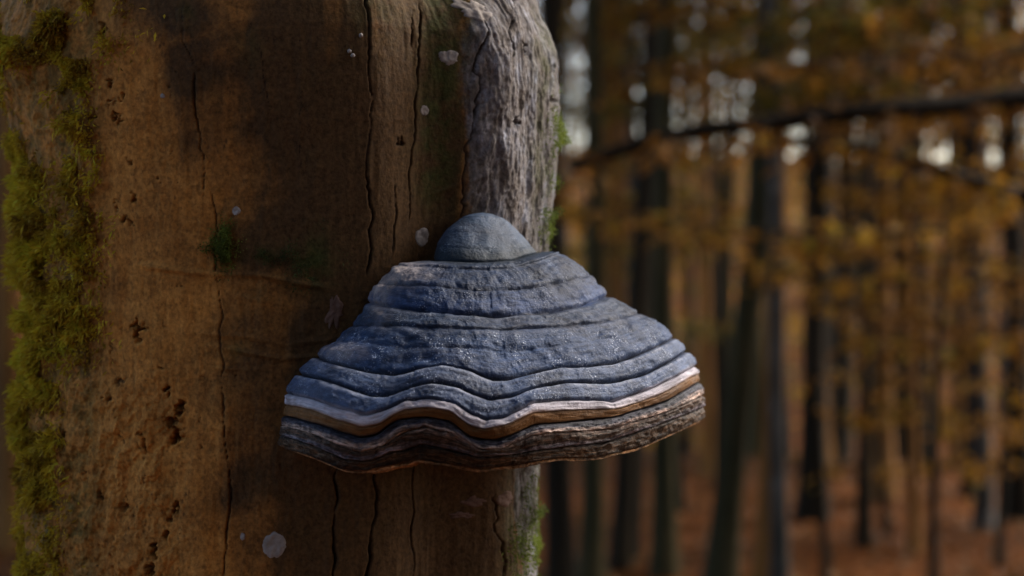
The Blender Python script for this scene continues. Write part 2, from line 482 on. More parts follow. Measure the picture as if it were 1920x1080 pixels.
crack([(340, 10), (343, 80), (360, 110), (365, 150), (362, 210), (370, 250), (382, 290), (380, 350), (383, 378)], 3.0, 0.005)
crack([(393, 350), (400, 400), (404, 440), (405, 520), (412, 560), (415, 640), (418, 700), (422, 780), (425, 860), (430, 900), (425, 1000), (420, 1140)], 3.4, 0.006)
crack([(683, -60), (687, 0), (690, 50), (693, 90), (690, 150), (697, 230), (690, 290), (688, 330), (695, 400), (697, 470), (690, 520)], 4.0, 0.007)
crack([(790, 10), (785, 90)], 3.4, 0.005)
crack([(806, 0), (801, 110), (796, 150), (790, 260), (780, 320), (775, 420)], 3.4, 0.005)
crack([(742, 330), (744, 400), (738, 480)], 3.0, 0.004)
crack([(490, 70), (492, 150), (505, 230)], 2.0, 0.0015)
crack([(560, 60), (566, 200), (560, 330)], 1.8, 0.0013)
crack([(633, 860), (630, 960), (622, 1140)], 5.0, 0.008)
crack([(706, 860), (706, 960), (695, 1040), (678, 1140)], 5.0, 0.008)
crack([(794, 850), (790, 960), (785, 1000), (792, 1060), (793, 1140)], 3.6, 0.006)
crack([(908, 20), (892, 150), (882, 260), (878, 330), (874, 420)], 4.0, 0.005, 7)
crack([(950, -20), (945, 60), (948, 120)], 3.5, 0.004, 6)
crack([(915, 920), (930, 1000), (928, 1090)], 5.0, 0.006, 8)
# beetle holes and torn pits
PYmid = PY[:, NPH_F//3]; PXmid = np.where(np.cos(ph) > 0.05, PX[nr0], 1e6)
def pit(cx, cy, rx, ry, dep):
    global disp, fiss
    rs = np.where(np.abs(PYmid-cy) < 4*ry+45)[0]; cs = np.where(np.abs(PXmid-cx) < 4*rx+40)[0]
    if not len(rs) or not len(cs): return
    w = np.s_[rs[0]:rs[-1]+1, cs[0]:cs[-1]+1]
    rx, ry = rx*0.8, ry*0.9
    q = ((PX[w]-cx+6*vnoise(u[w]*13, v[w]*13)+3*vnoise(u[w]*31, v[w]*31))/rx)**2+((PY[w]-cy+8*vnoise(u[w]*13+5, v[w]*13)+4*vnoise(u[w]*29, v[w]*31+4))/ry)**2
    e = np.exp(-q**1.6)*front[w]
    disp[w] += -0.8*dep*e
    fiss[w] = np.maximum(fiss[w], 0.8*e)
for a in [(205, 155, 5, 5, .006), (207, 190, 5, 6, .006), (177, 220, 6, 6, .007), (218, 216, 5, 6, .006), (228, 226, 4, 5, .005), (245, 305, 4, 4, .005),
          (294, 339, 5, 3, .004), (230, 183, 3, 6, .004), (157, 165, 9, 6, .006), (190, 62, 8, 9, .007), (195, 45, 5, 6, .005), (255, 375, 6, 10, .005), (218, 385, 4, 9, .005),
          (243, 417, 5, 5, .004), (233, 410, 4, 4, .004), (258, 622, 6, 20, .009), (268, 612, 9, 6, .006), (248, 616, 5, 5, .005), (211, 652, 2.5, 12, .005), (297, 692, 4, 5, .005),
          (315, 733, 8, 6, .006), (338, 766, 7, 14, .008), (320, 790, 13, 8, .007), (330, 815, 10, 15, .010), (262, 814, 6, 6, .007), (270, 840, 3, 16, .006),
          (120, 820, 6, 14, .008), (230, 955, 10, 7, .007), (330, 955, 7, 10, .008), (316, 972, 8, 7, .007), (313, 1000, 6, 12, .008), (288, 1032, 5, 20, .008), (286, 1068, 11, 10, .008),
          (298, 930, 5, 5, .004), (184, 930, 5, 10, .005), (205, 750, 9, 9, .004), (225, 715, 12, 6, .003), (755, 265, 7, 6, .004), (442, 700, 3, 3, .003),
          (1040, 190, 7, 16, .006), (1040, 330, 6, 40, .006), (975, 95, 4, 14, .004), (960, 225, 4, 14, .004)]:
    pit(*a)
for i in range(60):
    cx, cy = rng.uniform(110, 400), rng.uniform(100, 1080)
    s = rng.uniform(1.4, 3.4)
    pit(cx, cy, s, s*rng.uniform(0.8, 2), .0016)
Xd = X+nxp*disp; Yd = Y+nyp*disp
# masks: algae growth, staining, and painted shade at the centre and below the fungus
stain_shade = (sstep(170, 640, PX+190*fbm(u*0.35+0.4*v, v*0.55, 5, 4)+60*fbm(u*1.5, v*0.8, 2, 3))*1.15)*(0.85+0.35*fbm(u*1.1, v*0.22, 8, 3))
stain_shade = np.maximum(stain_shade, 0.75*np.exp(-((PX-330-0.6*(PY))/130)**2)*(1-sstep(30, 160, PY)))
stain_shade = np.maximum(stain_shade, sstep(870, 900, PY)*np.exp(-((PX-760)/190)**2))*front*(1-0.75*grey_m)
algae = np.maximum.reduce([0.9*np.exp(-((PX-850+0.05*PY)/38)**2)*(1-sstep(330, 450, PY)), blob(PX, PY, 590, 490, 45, 55), 0.8*blob(PX, PY, 505, 478, 28, 18),
                           0.8*blob(PX, PY, 425, 462, 35, 45), 0.6*np.exp(-((PX-1020)/26)**2), 0.7*blob(PX, PY, 965, 1000, 30, 150), 0.7*(1-sstep(150, 215, PX)),
                           0.6*blob(PX, PY, 348, 28, 18, 30), 0.4*blob(PX, PY, 460, 90, 30, 40), 0.5*blob(PX, PY, 445, 655, 22, 18), 0.5*blob(PX, PY, 700, 20, 60, 60)])*front
algae = np.clip(algae+0.15*fbm(u, v, 5, 3), 0, 1)
TV = np.stack([Xd, Yd, ZZ], -1)
nr, nc = PX.shape
hero = empty('beech_tree', (float(Xc[0]), YC, 0))
tag(hero, 'thick brown beech trunk with moss down one side, carrying the big bracket fungus', 'tree')
off = np.array([Xc[0], YC, 0])
HB = mat_hero_bark()
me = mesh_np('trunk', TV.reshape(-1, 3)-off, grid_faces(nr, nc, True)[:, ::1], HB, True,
             dict(grey=grey_m.ravel(), stain_shade=np.clip(stain_shade, 0, 1).ravel(), algae=algae.ravel(), fissure=np.clip(fiss, 0, 1).ravel()))
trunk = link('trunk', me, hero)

# surface normals of the front grid
gu = np.gradient(TV, axis=1); gv = np.gradient(TV, axis=0)
NRM = np.cross(gu, gv); NRM /= np.linalg.norm(NRM, axis=-1, keepdims=True)+1e-12
chk = NRM[nr//2, NPH_F//2]
if chk[1] > 0: NRM = -NRM
FR = (PX > -60) & (PX < 1120) & (PY > -90) & (PY < 1170) & (np.cos(PH) > -0.2)

def near_idx(px, py):
    """grid vertex of the bark that lies in this direction"""
    q = np.where(FR & (np.cos(PH) > 0.02), (PX-px)**2+(PY-py)**2, 1e9)
    return np.unravel_index(np.argmin(q), q.shape)

# ------------------------------------------------------------------ tubes, limbs, crowns
def tube(pts, rad, sides=8, cap=True, noise=0.0):
    pts = np.asarray(pts, float); n = len(pts)
    rad = np.asarray(rad, float)
    tan = np.gradient(pts, axis=0); tan /= np.linalg.norm(tan, axis=1, keepdims=True)+1e-9
    ref = np.array([0, 0, 1.0]) if abs(tan[:, 2]).mean() < 0.8 else np.array([1.0, 0, 0])
    s1 = np.cross(tan, ref); s1 /= np.linalg.norm(s1, axis=1, keepdims=True)+1e-9
    s2 = np.cross(tan, s1)
    a = np.linspace(0, 2*np.pi, sides, endpoint=False)
    rr = rad[:, None]*np.ones(sides)[None]
    if noise:
        rr = rr*(1+noise*vnoise(np.cos(a)[None]*1.7+pts[:, 2:3]*0.8, np.sin(a)[None]*1.7+pts[:, 0:1]*3, pts[:, 2:3]*1.3))
    V = pts[:, None]+rr[..., None]*(np.cos(a)[None, :, None]*s1[:, None]+np.sin(a)[None, :, None]*s2[:, None])
    return V.reshape(-1, 3), grid_faces(n, sides, True)

def join(parts):
    Vs, Fs, o = [], [], 0
    for V, F in parts:
        Vs.append(V); Fs.append(F+o); o += len(V)
    return np.concatenate(Vs), np.concatenate(Fs)

def leaves(P, T, Nn, L, Wd, fold=0.25):
    """pointed oval leaves: 6 verts, 4 quads-as-tris folded along the midrib. P base, T along, Nn up"""
    P = np.asarray(P, float); n = len(P)
    T = T/(np.linalg.norm(T, axis=1, keepdims=True)+1e-9)
    S = np.cross(T, Nn); S /= np.linalg.norm(S, axis=1, keepdims=True)+1e-9
    U = np.cross(S, T)
    L = np.broadcast_to(L, n)[:, None]; Wd = np.broadcast_to(Wd, n)[:, None]
    v0 = P
    v1 = P+T*L*0.45+S*Wd*0.5+U*Wd*fold
    v2 = P+T*L-U*L*0.12
    v3 = P+T*L*0.45-S*Wd*0.5+U*Wd*fold
    v4 = P+T*L*0.5
    V = np.stack([v0, v1, v2, v3, v4], 1).reshape(-1, 3)
    b = (np.arange(n)*5)[:, None]
    F = np.concatenate([b+np.array([[0, 4, 1]]), b+np.array([[1, 4, 2]]), b+np.array([[0, 3, 4]]), b+np.array([[3, 2, 4]])], 0)
    return V, F

def unit(v): return v/(np.linalg.norm(v, axis=-1, keepdims=True)+1e-9)

def crown_mesh(name, mat, n, rx, rz, leaf, seed):
    """leaf clumps spread through an uneven crown; base of the crown at z=0"""
    r = np.random.default_rng(seed)
    nc_ = 70
    cc = unit(r.normal(size=(nc_, 3)))*(r.uniform(0.25, 1, (nc_, 1))**0.5)
    cc = cc*np.array([rx, rx, rz])*(1+0.25*r.normal(size=(nc_, 1)))
    k = r.integers(0, nc_, n)
    P = cc[k]+r.normal(size=(n, 3))*np.array([0.62, 0.62, 0.26])*rx*0.36
    P[:, 2] += rz
    T = unit(r.normal(size=(n, 3))*np.array([1, 1, 0.4]))
    Nn = unit(r.normal(size=(n, 3))*0.5+np.array([0, 0, 1]))
    V, F = leaves(P, T, Nn, leaf*r.uniform(0.6, 1.3, n), leaf*0.62*r.uniform(0.7, 1.2, n))
    tint = np.repeat(np.clip(r.uniform(0, 1, n)*0.6+0.4*r.uniform(0, 1, nc_)[k], 0, 1), 5)
    return mesh_np(name, V, F, mat, False, dict(tint=tint))

CROWNS = []
for i, mt in enumerate([GOLD, RUST, OLIVE, GOLD, RUST]):
    CROWNS.append(crown_mesh('crown_leaves', mt, 750, 2.5, 4.2, 0.17, 100+i))
DENSE = []  # crowns packed with extra leaves so the unseen canopy dims the light
for i, mt in enumerate([GOLD, RUST, OLIVE]):
    DENSE.append(crown_mesh('crown_leaves', mt, 11000, 3.2, 3.6, 0.20, 200+i))

def limb_set(h0, h1, rx, r0, seed, n=9):
    r = np.random.default_rng(seed)
    parts = []
    for i in range(n):
        z = h0+(h1-h0)*(i+0.5)/n
        az = i*2.4+r.uniform(-0.5, 0.5)
        L = rx*r.uniform(0.6, 1.05)
        t = np.linspace(0, 1, 7)
        p = np.stack([np.cos(az)*L*t, np.sin(az)*L*t, z+L*0.55*t**0.8+0.1*np.sin(t*5+i)], 1)
        parts.append(tube(p, r0*0.33*(1-0.85*t)+0.006, 5))
    return join(parts)

# crown of the big beech, far above the frame, packed dense to dim the top light
lv, lf = limb_set(4.5, 9.3, 3.0, 0.14, 5, 10)
link('limbs', mesh_np('limbs', lv, lf, BARK_GREY), hero)
cr = link('crown', DENSE[0], hero); cr.location = (0, 0, 5.4); cr.scale = (1.25, 1.25, 1.0); cr['kind'] = 'stuff'

# ------------------------------------------------------------------ the fungus
LN = [  # growth lines read from the photograph, left to right
 [(890, 401), (905, 400.5), (922, 401)],
 [(868, 409), (905, 407), (947, 411)],
 [(836, 435), (905, 439), (974, 436)],
 [(820, 463), (905, 470), (995, 462)],
 [(812, 487), (850, 491), (900, 493), (960, 489), (1006, 474)],
 [(752, 500), (800, 498), (850, 503), (900, 506), (960, 503), (1010, 490), (1046, 477)],
 [(712, 535), (800, 535), (900, 545), (1000, 540), (1070, 525), (1108, 514)],
 [(694, 568), (715, 572), (800, 583), (925, 593), (1030, 585), (1090, 572), (1142, 553)],
 [(660, 610), (700, 608), (800, 613), (950, 617), (1060, 610), (1130, 603), (1196, 588)],
 [(628, 640), (680, 642), (760, 650), (860, 650), (960, 657), (1080, 645), (1170, 628), (1230, 605)],
 [(594, 668), (620, 678), (680, 693), (740, 700), (790, 690), (830, 682), (880, 692), (920, 708), (950, 711), (990, 700), (1050, 687), (1100, 686), (1150, 680), (1200, 663), (1240, 645), (1264, 632)],
 [(562, 700), (610, 710), (650, 725), (700, 740), (740, 737), (780, 722), (820, 717), (860, 724), (890, 738), (920, 747), (960, 742), (1000, 727), (1060, 717), (1150, 715), (1210, 700), (1260, 675), (1286, 658)],
 [(538, 738), (580, 747), (625, 762), (685, 777), (720, 768), (760, 750), (800, 747), (850, 755), (880, 775), (910, 785), (945, 782), (1000, 757), (1060, 750), (1150, 752), (1225, 727), (1270, 705), (1305, 686)],
 [(534, 757), (590, 770), (640, 790), (680, 800), (710, 795), (760, 768), (800, 765), (845, 772), (880, 795), (910, 803), (950, 797), (1000, 775), (1080, 768), (1160, 765), (1230, 742), (1280, 715), (1309, 700)],
 [(532, 777), (600, 795), (640, 808), (675, 817), (705, 812), (745, 788), (800, 783), (845, 790), (880, 815), (925, 823), (960, 815), (1000, 797), (1080, 788), (1150, 780), (1250, 750), (1307, 716)],
 [(530, 795), (590, 812), (650, 838), (680, 845), (720, 830), (760, 808), (800, 800), (850, 812), (900, 838), (940, 838), (1000, 815), (1080, 808), (1150, 800), (1250, 770), (1314, 740)],
 [(530, 815), (590, 835), (650, 860), (690, 862), (740, 845), (790, 832), (850, 842), (900, 855), (960, 850), (1050, 838), (1130, 828), (1220, 800), (1315, 763)],
 [(534, 838), (590, 857), (650, 882), (700, 882), (780, 862), (850, 870), (900, 877), (975, 870), (1050, 857), (1125, 855), (1200, 837), (1250, 815), (1312, 787)],
]
DEP = [0.006, 0.014, 0.027, 0.039, 0.046, 0.060, 0.078, 0.090, 0.104, 0.115, 0.125, 0.134, 0.141, 0.143, 0.1395, 0.141, 0.1370, 0.131]
#        bulge of the layer above each line and how hard the furrow cuts, mm
BUL = [0, 0.5, 0.5, 0.6, 0.8, 1.8, 1.0, 1.4, 1.2, 0.6, 1.2, 1.7, 2.0, 1.2, 1.4, 2.4, 2.0, 2.4]
FUR = [0, 0, 0, 0, 0.22, 0.10, 0.22, 0.38, 0.30, 0.08, 0.9, 1.0, 1.0, 0.25, 0.9, 0.8, 0.6, 0.3]
NL = len(LN)
BAND_COLS = [  # base colour at growth-line index
 (0.0, (0.0372, 0.05712, 0.09408)), (2.4, (0.02728, 0.04368, 0.07392)), (3.6, (0.01364, 0.02268, 0.03248)), (4.2, (0.01116, 0.01932, 0.03248)), (5.0, (0.01426, 0.02604, 0.05488)),
 (6.0, (0.01178, 0.02184, 0.04816)), (7.0, (0.01674, 0.03444, 0.0896)), (7.1, (0.01984, 0.03108, 0.05488)), (8.0, (0.01426, 0.02604, 0.05488)), (9.0, (0.0155, 0.03192, 0.07392)),
 (9.9, (0.0155, 0.03192, 0.07616)), (10.1, (0.03968, 0.05712, 0.1008)), (11.0, (0.02232, 0.03612, 0.07168)), (11.1, (0.04464, 0.06384, 0.1142)), (11.9, (0.031, 0.04704, 0.0896)),
 (12.05, (0.25, 0.24, 0.28)), (12.7, (0.28, 0.265, 0.30)), (12.95, (0.105, 0.052, 0.020)), (13.75, (0.10, 0.046, 0.014)), (14.0, (0.012, 0.012, 0.016)),
 (14.5, (0.022, 0.024, 0.036)), (14.72, (0.15, 0.115, 0.10)), (15.05, (0.19, 0.15, 0.13)), (15.2, (0.045, 0.030, 0.022)), (15.6, (0.035, 0.024, 0.018)), (15.85, (0.09, 0.085, 0.105)), (16.0, (0.020, 0.013, 0.009)),  # dark lower tones paint in the shade under the rim
 (16.5, (0.045, 0.027, 0.015)), (16.88, (0.014, 0.009, 0.006)), (17.03, (0.22, 0.13, 0.065)), (17.6, (0.10, 0.062, 0.036))]  # pale edge paints in the light caught by the bottom rim
FM = mat_fungus(NL)
NA_F, NA_B = 560, 60
aa = np.concatenate([np.linspace(R(-96), R(96), NA_F), np.linspace(R(96), R(264), NA_B+2)[1:-1]])
NA = len(aa)

def smooth_line(pts, xs):
    p = np.array(pts, float)
    fx = np.linspace(p[0, 0], p[-1, 0], 400)
    # Catmull-Rom style via local cubic, then light smoothing
    fy = np.interp(fx, p[:, 0], p[:, 1])
    k = 13 if (len(p) > 6) else 25
    ker = np.hanning(k+2)[1:-1]; ker /= ker.sum()
    pad = np.concatenate([2*fy[0]-fy[1:k//2+1][::-1], fy, 2*fy[-1]-fy[-k//2:-1][::-1]])
    fy2 = np.convolve(pad, ker, 'valid')[:400]
    if len(p) > 9:      # stronger scallops: deepen the departure from the broad run of the line
        k2 = 121; ker2 = np.hanning(k2+2)[1:-1]; ker2 /= ker2.sum()
        pad2 = np.concatenate([2*fy2[0]-fy2[1:k2//2+1][::-1], fy2, 2*fy2[-1]-fy2[-k2//2:-1][::-1]])
        tr = np.convolve(pad2, ker2, 'valid')[:400]
        w_ = np.sin(np.linspace(0, np.pi, 400))**0.5
        fy2 = fy2+0.22*w_*(fy2-tr)
    return np.interp(xs, fx, fy2)

SP = PXM*D0
def line3d(k):
    p = LN[k]
    xl, xr = p[0][0], p[-1][0]
    cxp, wp = (xl+xr)/2, (xr-xl)/2
    px_ = cxp+wp*np.sin(aa)*0.999
    py_ = smooth_line(p, px_)
    back = np.cos(aa) < 0
    lin = np.interp(px_, [xl, xr], [p[0][1], p[-1][1]])
    py_ = np.where(back, lin, py_)
    # plan: chord along the trunk face (right end further away) plus forward bulge
    chord = -0.020+(px_-924)*SP*0.46
    w_m = wp*SP
    db = 0.035+0.30*w_m
    ca = np.cos(aa)
    lobes = 1+0.030*np.sin(aa*5.3+0.6)*sstep(8, 12, k)
    yv = chord-np.where(back, -db*np.abs(ca), -0)*1.0 - np.where(back, 0, DEP[k]*lobes*np.clip(ca, 0, 1)**0.80)
    yv = np.where(back, chord+db*np.abs(ca), yv)
    dist = yv+D0
    return np.stack([(px_-960)*PXM*dist, yv, EYE+(540-py_)*PXM*dist], -1)

L3 = [line3d(k) for k in range(NL)]
fung = empty('bracket_fungus', tuple(float(q) for q in W(924, 720, D0)))
tag(fung, 'large hoof-shaped bracket fungus with slate blue and white growth bands on the beech trunk', 'fungus')
FO = np.array(fung.location)
outn = np.stack([np.sin(aa), -np.cos(aa), np.full(NA, 0.75)], -1); outn /= np.linalg.norm(outn, axis=1, keepdims=True)
outl = np.stack([np.sin(aa), -np.cos(aa), np.full(NA, 0.05)], -1); outl /= np.linalg.norm(outl, axis=1, keepdims=True)

LIPS = {}
def band_mesh(k0, k1, name, sub):
    rows, tv, fv, lips = [], [], [], []
    for k in range(k0, k1):
        A, B = L3[k], L3[k+1]
        n = sub[k-k0] if isinstance(sub, list) else sub
        ss = np.linspace(0, 1, n+1)
        ss = np.concatenate([ss[:-1]]) if k < k1-1 else ss
        # crowd samples towards the furrow
        for s in ss:
            s2 = 1-(1-s)**1.35
            f0, f1_ = FUR[k], FUR[k+1]
            prof = (1-(1-s2)**2)**0.5 * (1-np.clip((s2-0.80)/0.20, 0, 1)**2.2)
            b = BUL[k+1]*0.001*prof
            top_cut = f0*np.exp(-(s2/0.10)**2); bot_cut = f1_*np.exp(-((1-s2)/0.075)**2)
            cut = np.maximum(top_cut, bot_cut)
            nn = outn if k < 12 else outl
            P = A+(B-A)*s2+nn*(b-0.0032*cut)
            if k >= 9: P[:, 2] -= 0.0012*BUL[k+1]*0.33*np.exp(-((s2-0.86)/0.12)**2)
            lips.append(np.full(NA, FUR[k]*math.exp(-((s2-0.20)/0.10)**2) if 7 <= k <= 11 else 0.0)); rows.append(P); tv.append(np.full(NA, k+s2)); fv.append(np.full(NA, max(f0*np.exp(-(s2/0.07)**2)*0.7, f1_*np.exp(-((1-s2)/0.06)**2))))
    LIPS[id(fung)] = np.array(lips)
    return np.array(rows), np.array(tv), np.array(fv)

def finish(name, P, T, Fv, label=None, extra=None):
    a2 = np.broadcast_to(aa, T.shape)
    dist = P[..., 1]+D0
    px_ = 960+P[..., 0]/(PXM*dist); py_ = 540-(P[..., 2]-EYE)/(PXM*dist)
    # roughness that follows the layers, small lumps, pitted crust
    nrm = np.stack([np.sin(a2), -np.cos(a2), np.full(T.shape, 0.55)], -1); nrm /= np.linalg.norm(nrm, axis=-1, keepdims=True)
    kn = sstep(3.6, 5, T)
    dsp = kn*(0.00055*fbm(a2*9, T*7.0, 1.1, 3)+0.0008*fbm(a2*14, T*2.2, 3.1, 3))+(1-kn)*0.0022*fbm(px_/45, py_/45, 4.2, 3)
    low = sstep(13.9, 14.6, T)
    dsp += low*(0.0011*fbm(a2*22, T*4.0, 6.1, 4)+0.0009*fbm(a2*60, T*8.0, 2.1, 3))
    # irregular dents, chips and short cross ridges so that no layer runs evenly
    dsp += kn*(0.0022*fbm(px_/120, py_/60, 21.0, 3)+0.0006*fbm(px_/36, py_/14, 25.0, 3))
    chip = sstep(0.30, 0.42, fbm(px_/26, py_/18, 31.0, 3))*sstep(4.5, 6, T)
    dsp -= 0.0006*chip
    crust = np.clip(blob(px_, py_, 752, 508, 48, 22)+blob(px_, py_, 712, 548, 18, 42)+0.6*blob(px_, py_, 640, 660, 40, 16), 0, 1)*(T < 10.5)
    dsp += crust*(0.0022*fbm(px_/22, py_/16, 2, 4)+0.0012)
    dsp += -0.0020*np.clip(fbm(px_/55, py_/22, 8, 3), 0, 1)*((T > 5) & (T < 9.9))
    P = P+nrm*dsp[..., None]
    speck = sstep(3.8, 5.2, T)*(1-sstep(11.6, 12.2, T))*(0.35+0.65*sstep(7.6, 9, T))+0.3*(T < 3.4)
    me = mesh_np(name, (P-FO).reshape(-1, 3), grid_faces(P.shape[0], NA, True), FM, True,
                 dict(band=(T/NL).ravel(), around=a2.ravel(), furrow=Fv.ravel(), lip=(extra if extra is not None else np.zeros_like(T)).ravel(), crust=crust.ravel(), speck=np.clip(speck, 0, 1).ravel()))
    o = link(name, me, fung)
    if label: o['label'] = label
    return o

def split(k0, k1, name, sub, label=None):
    P, T, Fv = band_mesh(k0, k1, name, sub)
    if k0 == 0:     # close the top of the knob
        cP = P[0].mean(0)+np.array([0, 0.0, 0.0007])
        P = np.concatenate([np.broadcast_to(cP, (1, NA, 3))+(P[0]-cP)*0.01, P]); T = np.concatenate([T[:1], T]); Fv = np.concatenate([Fv[:1], Fv])
    lp = LIPS[id(fung)]
    if len(lp) < len(P): lp = np.concatenate([lp[:1], lp])
    return finish(name, P, T, Fv, label, lp)

split(0, 4, 'knob', 14, 'smooth grey rounded knob on top')
split(4, 6, 'growth_band', 14, 'dark shoulder layer with a crumbly pale crust')
split(6, 7, 'growth_band', 18)
split(7, 8, 'growth_band', 18)
split(8, 10, 'growth_band', 14, 'slate blue layer dusted with white specks')
split(10, 11, 'growth_band', 20)
split(11, 12, 'growth_band', 20)
split(12, 14, 'growth_band', 14, 'whitish band over an orange brown band')
split(14, 15, 'growth_band', 16)
split(15, 16, 'growth_band', 16)
split(16, 17, 'growth_band', 16, 'dark brown lowest layer')
# pore surface underneath
rim = L3[-1]
rowsP, rowsT = [], []
cen = rim.mean(0)
for i, s in enumerate(np.linspace(0, 1, 24)**1.9):
    q = rim+(cen-rim)*s*0.995+outl*0.0024*math.sin(math.pi*min(s/0.07, 1))-np.array([0, 0, 0.0022])*math.sin(0.5*math.pi*min(s/0.035, 1))
    q[:, 2] += 0.012*sstep(0.15, 0.7, s)
    rowsP.append(q); rowsT.append(np.full(NA, 17.02+min(s*3, 0.88)))
finish('pore_surface', np.array(rowsP), np.array(rowsT), np.zeros((24, NA)), 'pale brown pore surface underneath')

# ------------------------------------------------------------------ lichen discs on the bark
LICH = mat_simple('lichen_crust', [(0.3, (0.144, 0.1225, 0.1088)), (0.5, (0.216, 0.1925, 0.1768)), (0.7, (0.288, 0.266, 0.2516))], 160, rough=0.9, bump=0.5, bdist=0.002)
LICH_P = mat_simple('lichen_crust_pink', [(0.3, (0.07524, 0.042, 0.0306)), (0.5, (0.1069, 0.063, 0.0476)), (0.7, (0.1426, 0.0945, 0.0782))], 160, rough=0.9, bump=0.5, bdist=0.002)
def lichen(px, py, r, label, mat=LICH, ry=None, wob=0.10, seed=0, th=0.0006):
    ry = ry or r
    i, j = near_idx(px, py)
    p0, n0 = TV[i, j], NRM[i, j]
    rr_ = np.linspace(0, 1, 9); th_ = np.linspace(0, 2*np.pi, 40, endpoint=False)
    # pick bark points under the disc by bilinear grid lookup
    pxw = PX[i]; V = []
    ro = 1+wob*vnoise(np.cos(th_)*2.2+seed, np.sin(th_)*2.2+seed*3)+0.5*wob*vnoise(np.cos(th_)*6+seed, np.sin(th_)*6)
    jcol = lambda x: np.interp(x, PX[i, :NPH_F], np.arange(NPH_F))
    irow = lambda y: np.interp(-y, -PY[:, j][::1], np.arange(nr))
    for q in rr_:
        xs = px+r*q*ro*np.cos(th_); ys = py+ry*q*ro*np.sin(th_)
        jj = jcol(xs); ii = irow(ys)
        j0 = np.clip(np.floor(jj).astype(int), 0, NPH_F-2); i0 = np.clip(np.floor(ii).astype(int), 0, nr-2)
        fj = (jj-j0)[:, None]; fi = (ii-i0)[:, None]
        B = (TV[i0, j0]*(1-fj)+TV[i0, j0+1]*fj)*(1-fi)+(TV[i0+1, j0]*(1-fj)+TV[i0+1, j0+1]*fj)*fi
        h = th*(1-q**6)+(0.0004*vnoise(xs/5, ys/5) if q < 1 else -0.0012)
        V.append(B+n0*(np.asarray(h)[..., None] if np.ndim(h) else h))
    V = np.array(V).reshape(-1, 3)
    o = link('lichen', mesh_np('lichen', V-p0, grid_faces(9, 40, True), mat))
    o.location = p0
    return tag(o, label, 'lichen', 'lichen patches on the bark')
lichen(515, 1022, 24, 'largest pale grey lichen disc low on the bark below the fungus', seed=1, ry=27)
lichen(442, 395, 9, 'small pale grey lichen disc above the green moss tuft beside the crack', seed=2)
lichen(808, 443, 16, 'pale grey lichen disc touching the side of the fungus knob', seed=3, ry=19)
lichen(853, 105, 17, 'knobbly grey lichen rosette on the dark mossy streak', seed=4, wob=0.25)
lichen(813, 204, 9, 'small grey lichen disc on the dark streak below the rosette', seed=5, ry=11)
lichen(885, 18, 26, 'wide grey lichen crust at the top of the dark streak', seed=6, wob=0.35, ry=20)
lichen(938, 935, 17, 'pinkish beige lichen disc on the bark right under the fungus', LICH_P, seed=7, ry=15)
lichen(455, 1006, 5, 'tiny grey lichen dot beside the largest lichen disc', seed=8, ry=8)
lichen(305, 180, 5, 'tiny grey lichen dot among the beetle holes', seed=9)
lichen(626, 585, 13, 'pinkish flaking lichen patch beside the fungus edge', LICH_P, seed=10, wob=0.5, ry=28)
for (x, y) in ((655, 96), (661, 104), (676, 67)):
    lichen(x, y, 4.2, 'tiny white lichen dot in the loose trio by the long dark crack', seed=x, th=0.002)
lichen(882, 968, 15, 'pinkish flake shaped lichen low on the dark bark', LICH_P, seed=13, wob=0.6, ry=6)
lichen(892, 942, 14, 'pinkish ragged lichen between the flake and the beige disc', LICH_P, seed=14, wob=0.6, ry=9)

# ------------------------------------------------------------------ moss
def mat_moss(name, stops):
    m, nt, bs = newmat(name); g = N(nt)
    col = g.ramp(g.attr('tint'), stops)
    col = g.mix(0.5, col, g.mix(1.0, col, g.ramp(g.noise(g.coord(), 45, 4, 0.6), [(0.3, 0.6), (0.7, 1.6)]), 'MULTIPLY'))
    nt.links.new(col, bs.inputs['Base Color'])
    bs.inputs['Roughness'].default_value = 0.8; bs.inputs['Specular IOR Level'].default_value = 0.15
    tr = nt.nodes.new('ShaderNodeBsdfTranslucent'); nt.links.new(col, tr.inputs[0])
    mx = nt.nodes.new('ShaderNodeMixShader'); mx.inputs[0].default_value = 0.4
    nt.links.new(bs.outputs[0], mx.inputs[1]); nt.links.new(tr.outputs[0], mx.inputs[2])
    nt.links.new(mx.outputs[0], nt.nodes['Material Output'].inputs[0])
    return m
MOSS = mat_moss('moss_olive', [(0, (0.12, 0.062, 0.008)), (0.35, (0.30, 0.19, 0.014)), (0.7, (0.46, 0.33, 0.020)), (1, (0.40, 0.36, 0.024))])
MOSSG = mat_moss('moss_green', [(0, (0.028, 0.040, 0.009)), (0.5, (0.070, 0.095, 0.015)), (1, (0.13, 0.17, 0.025))])

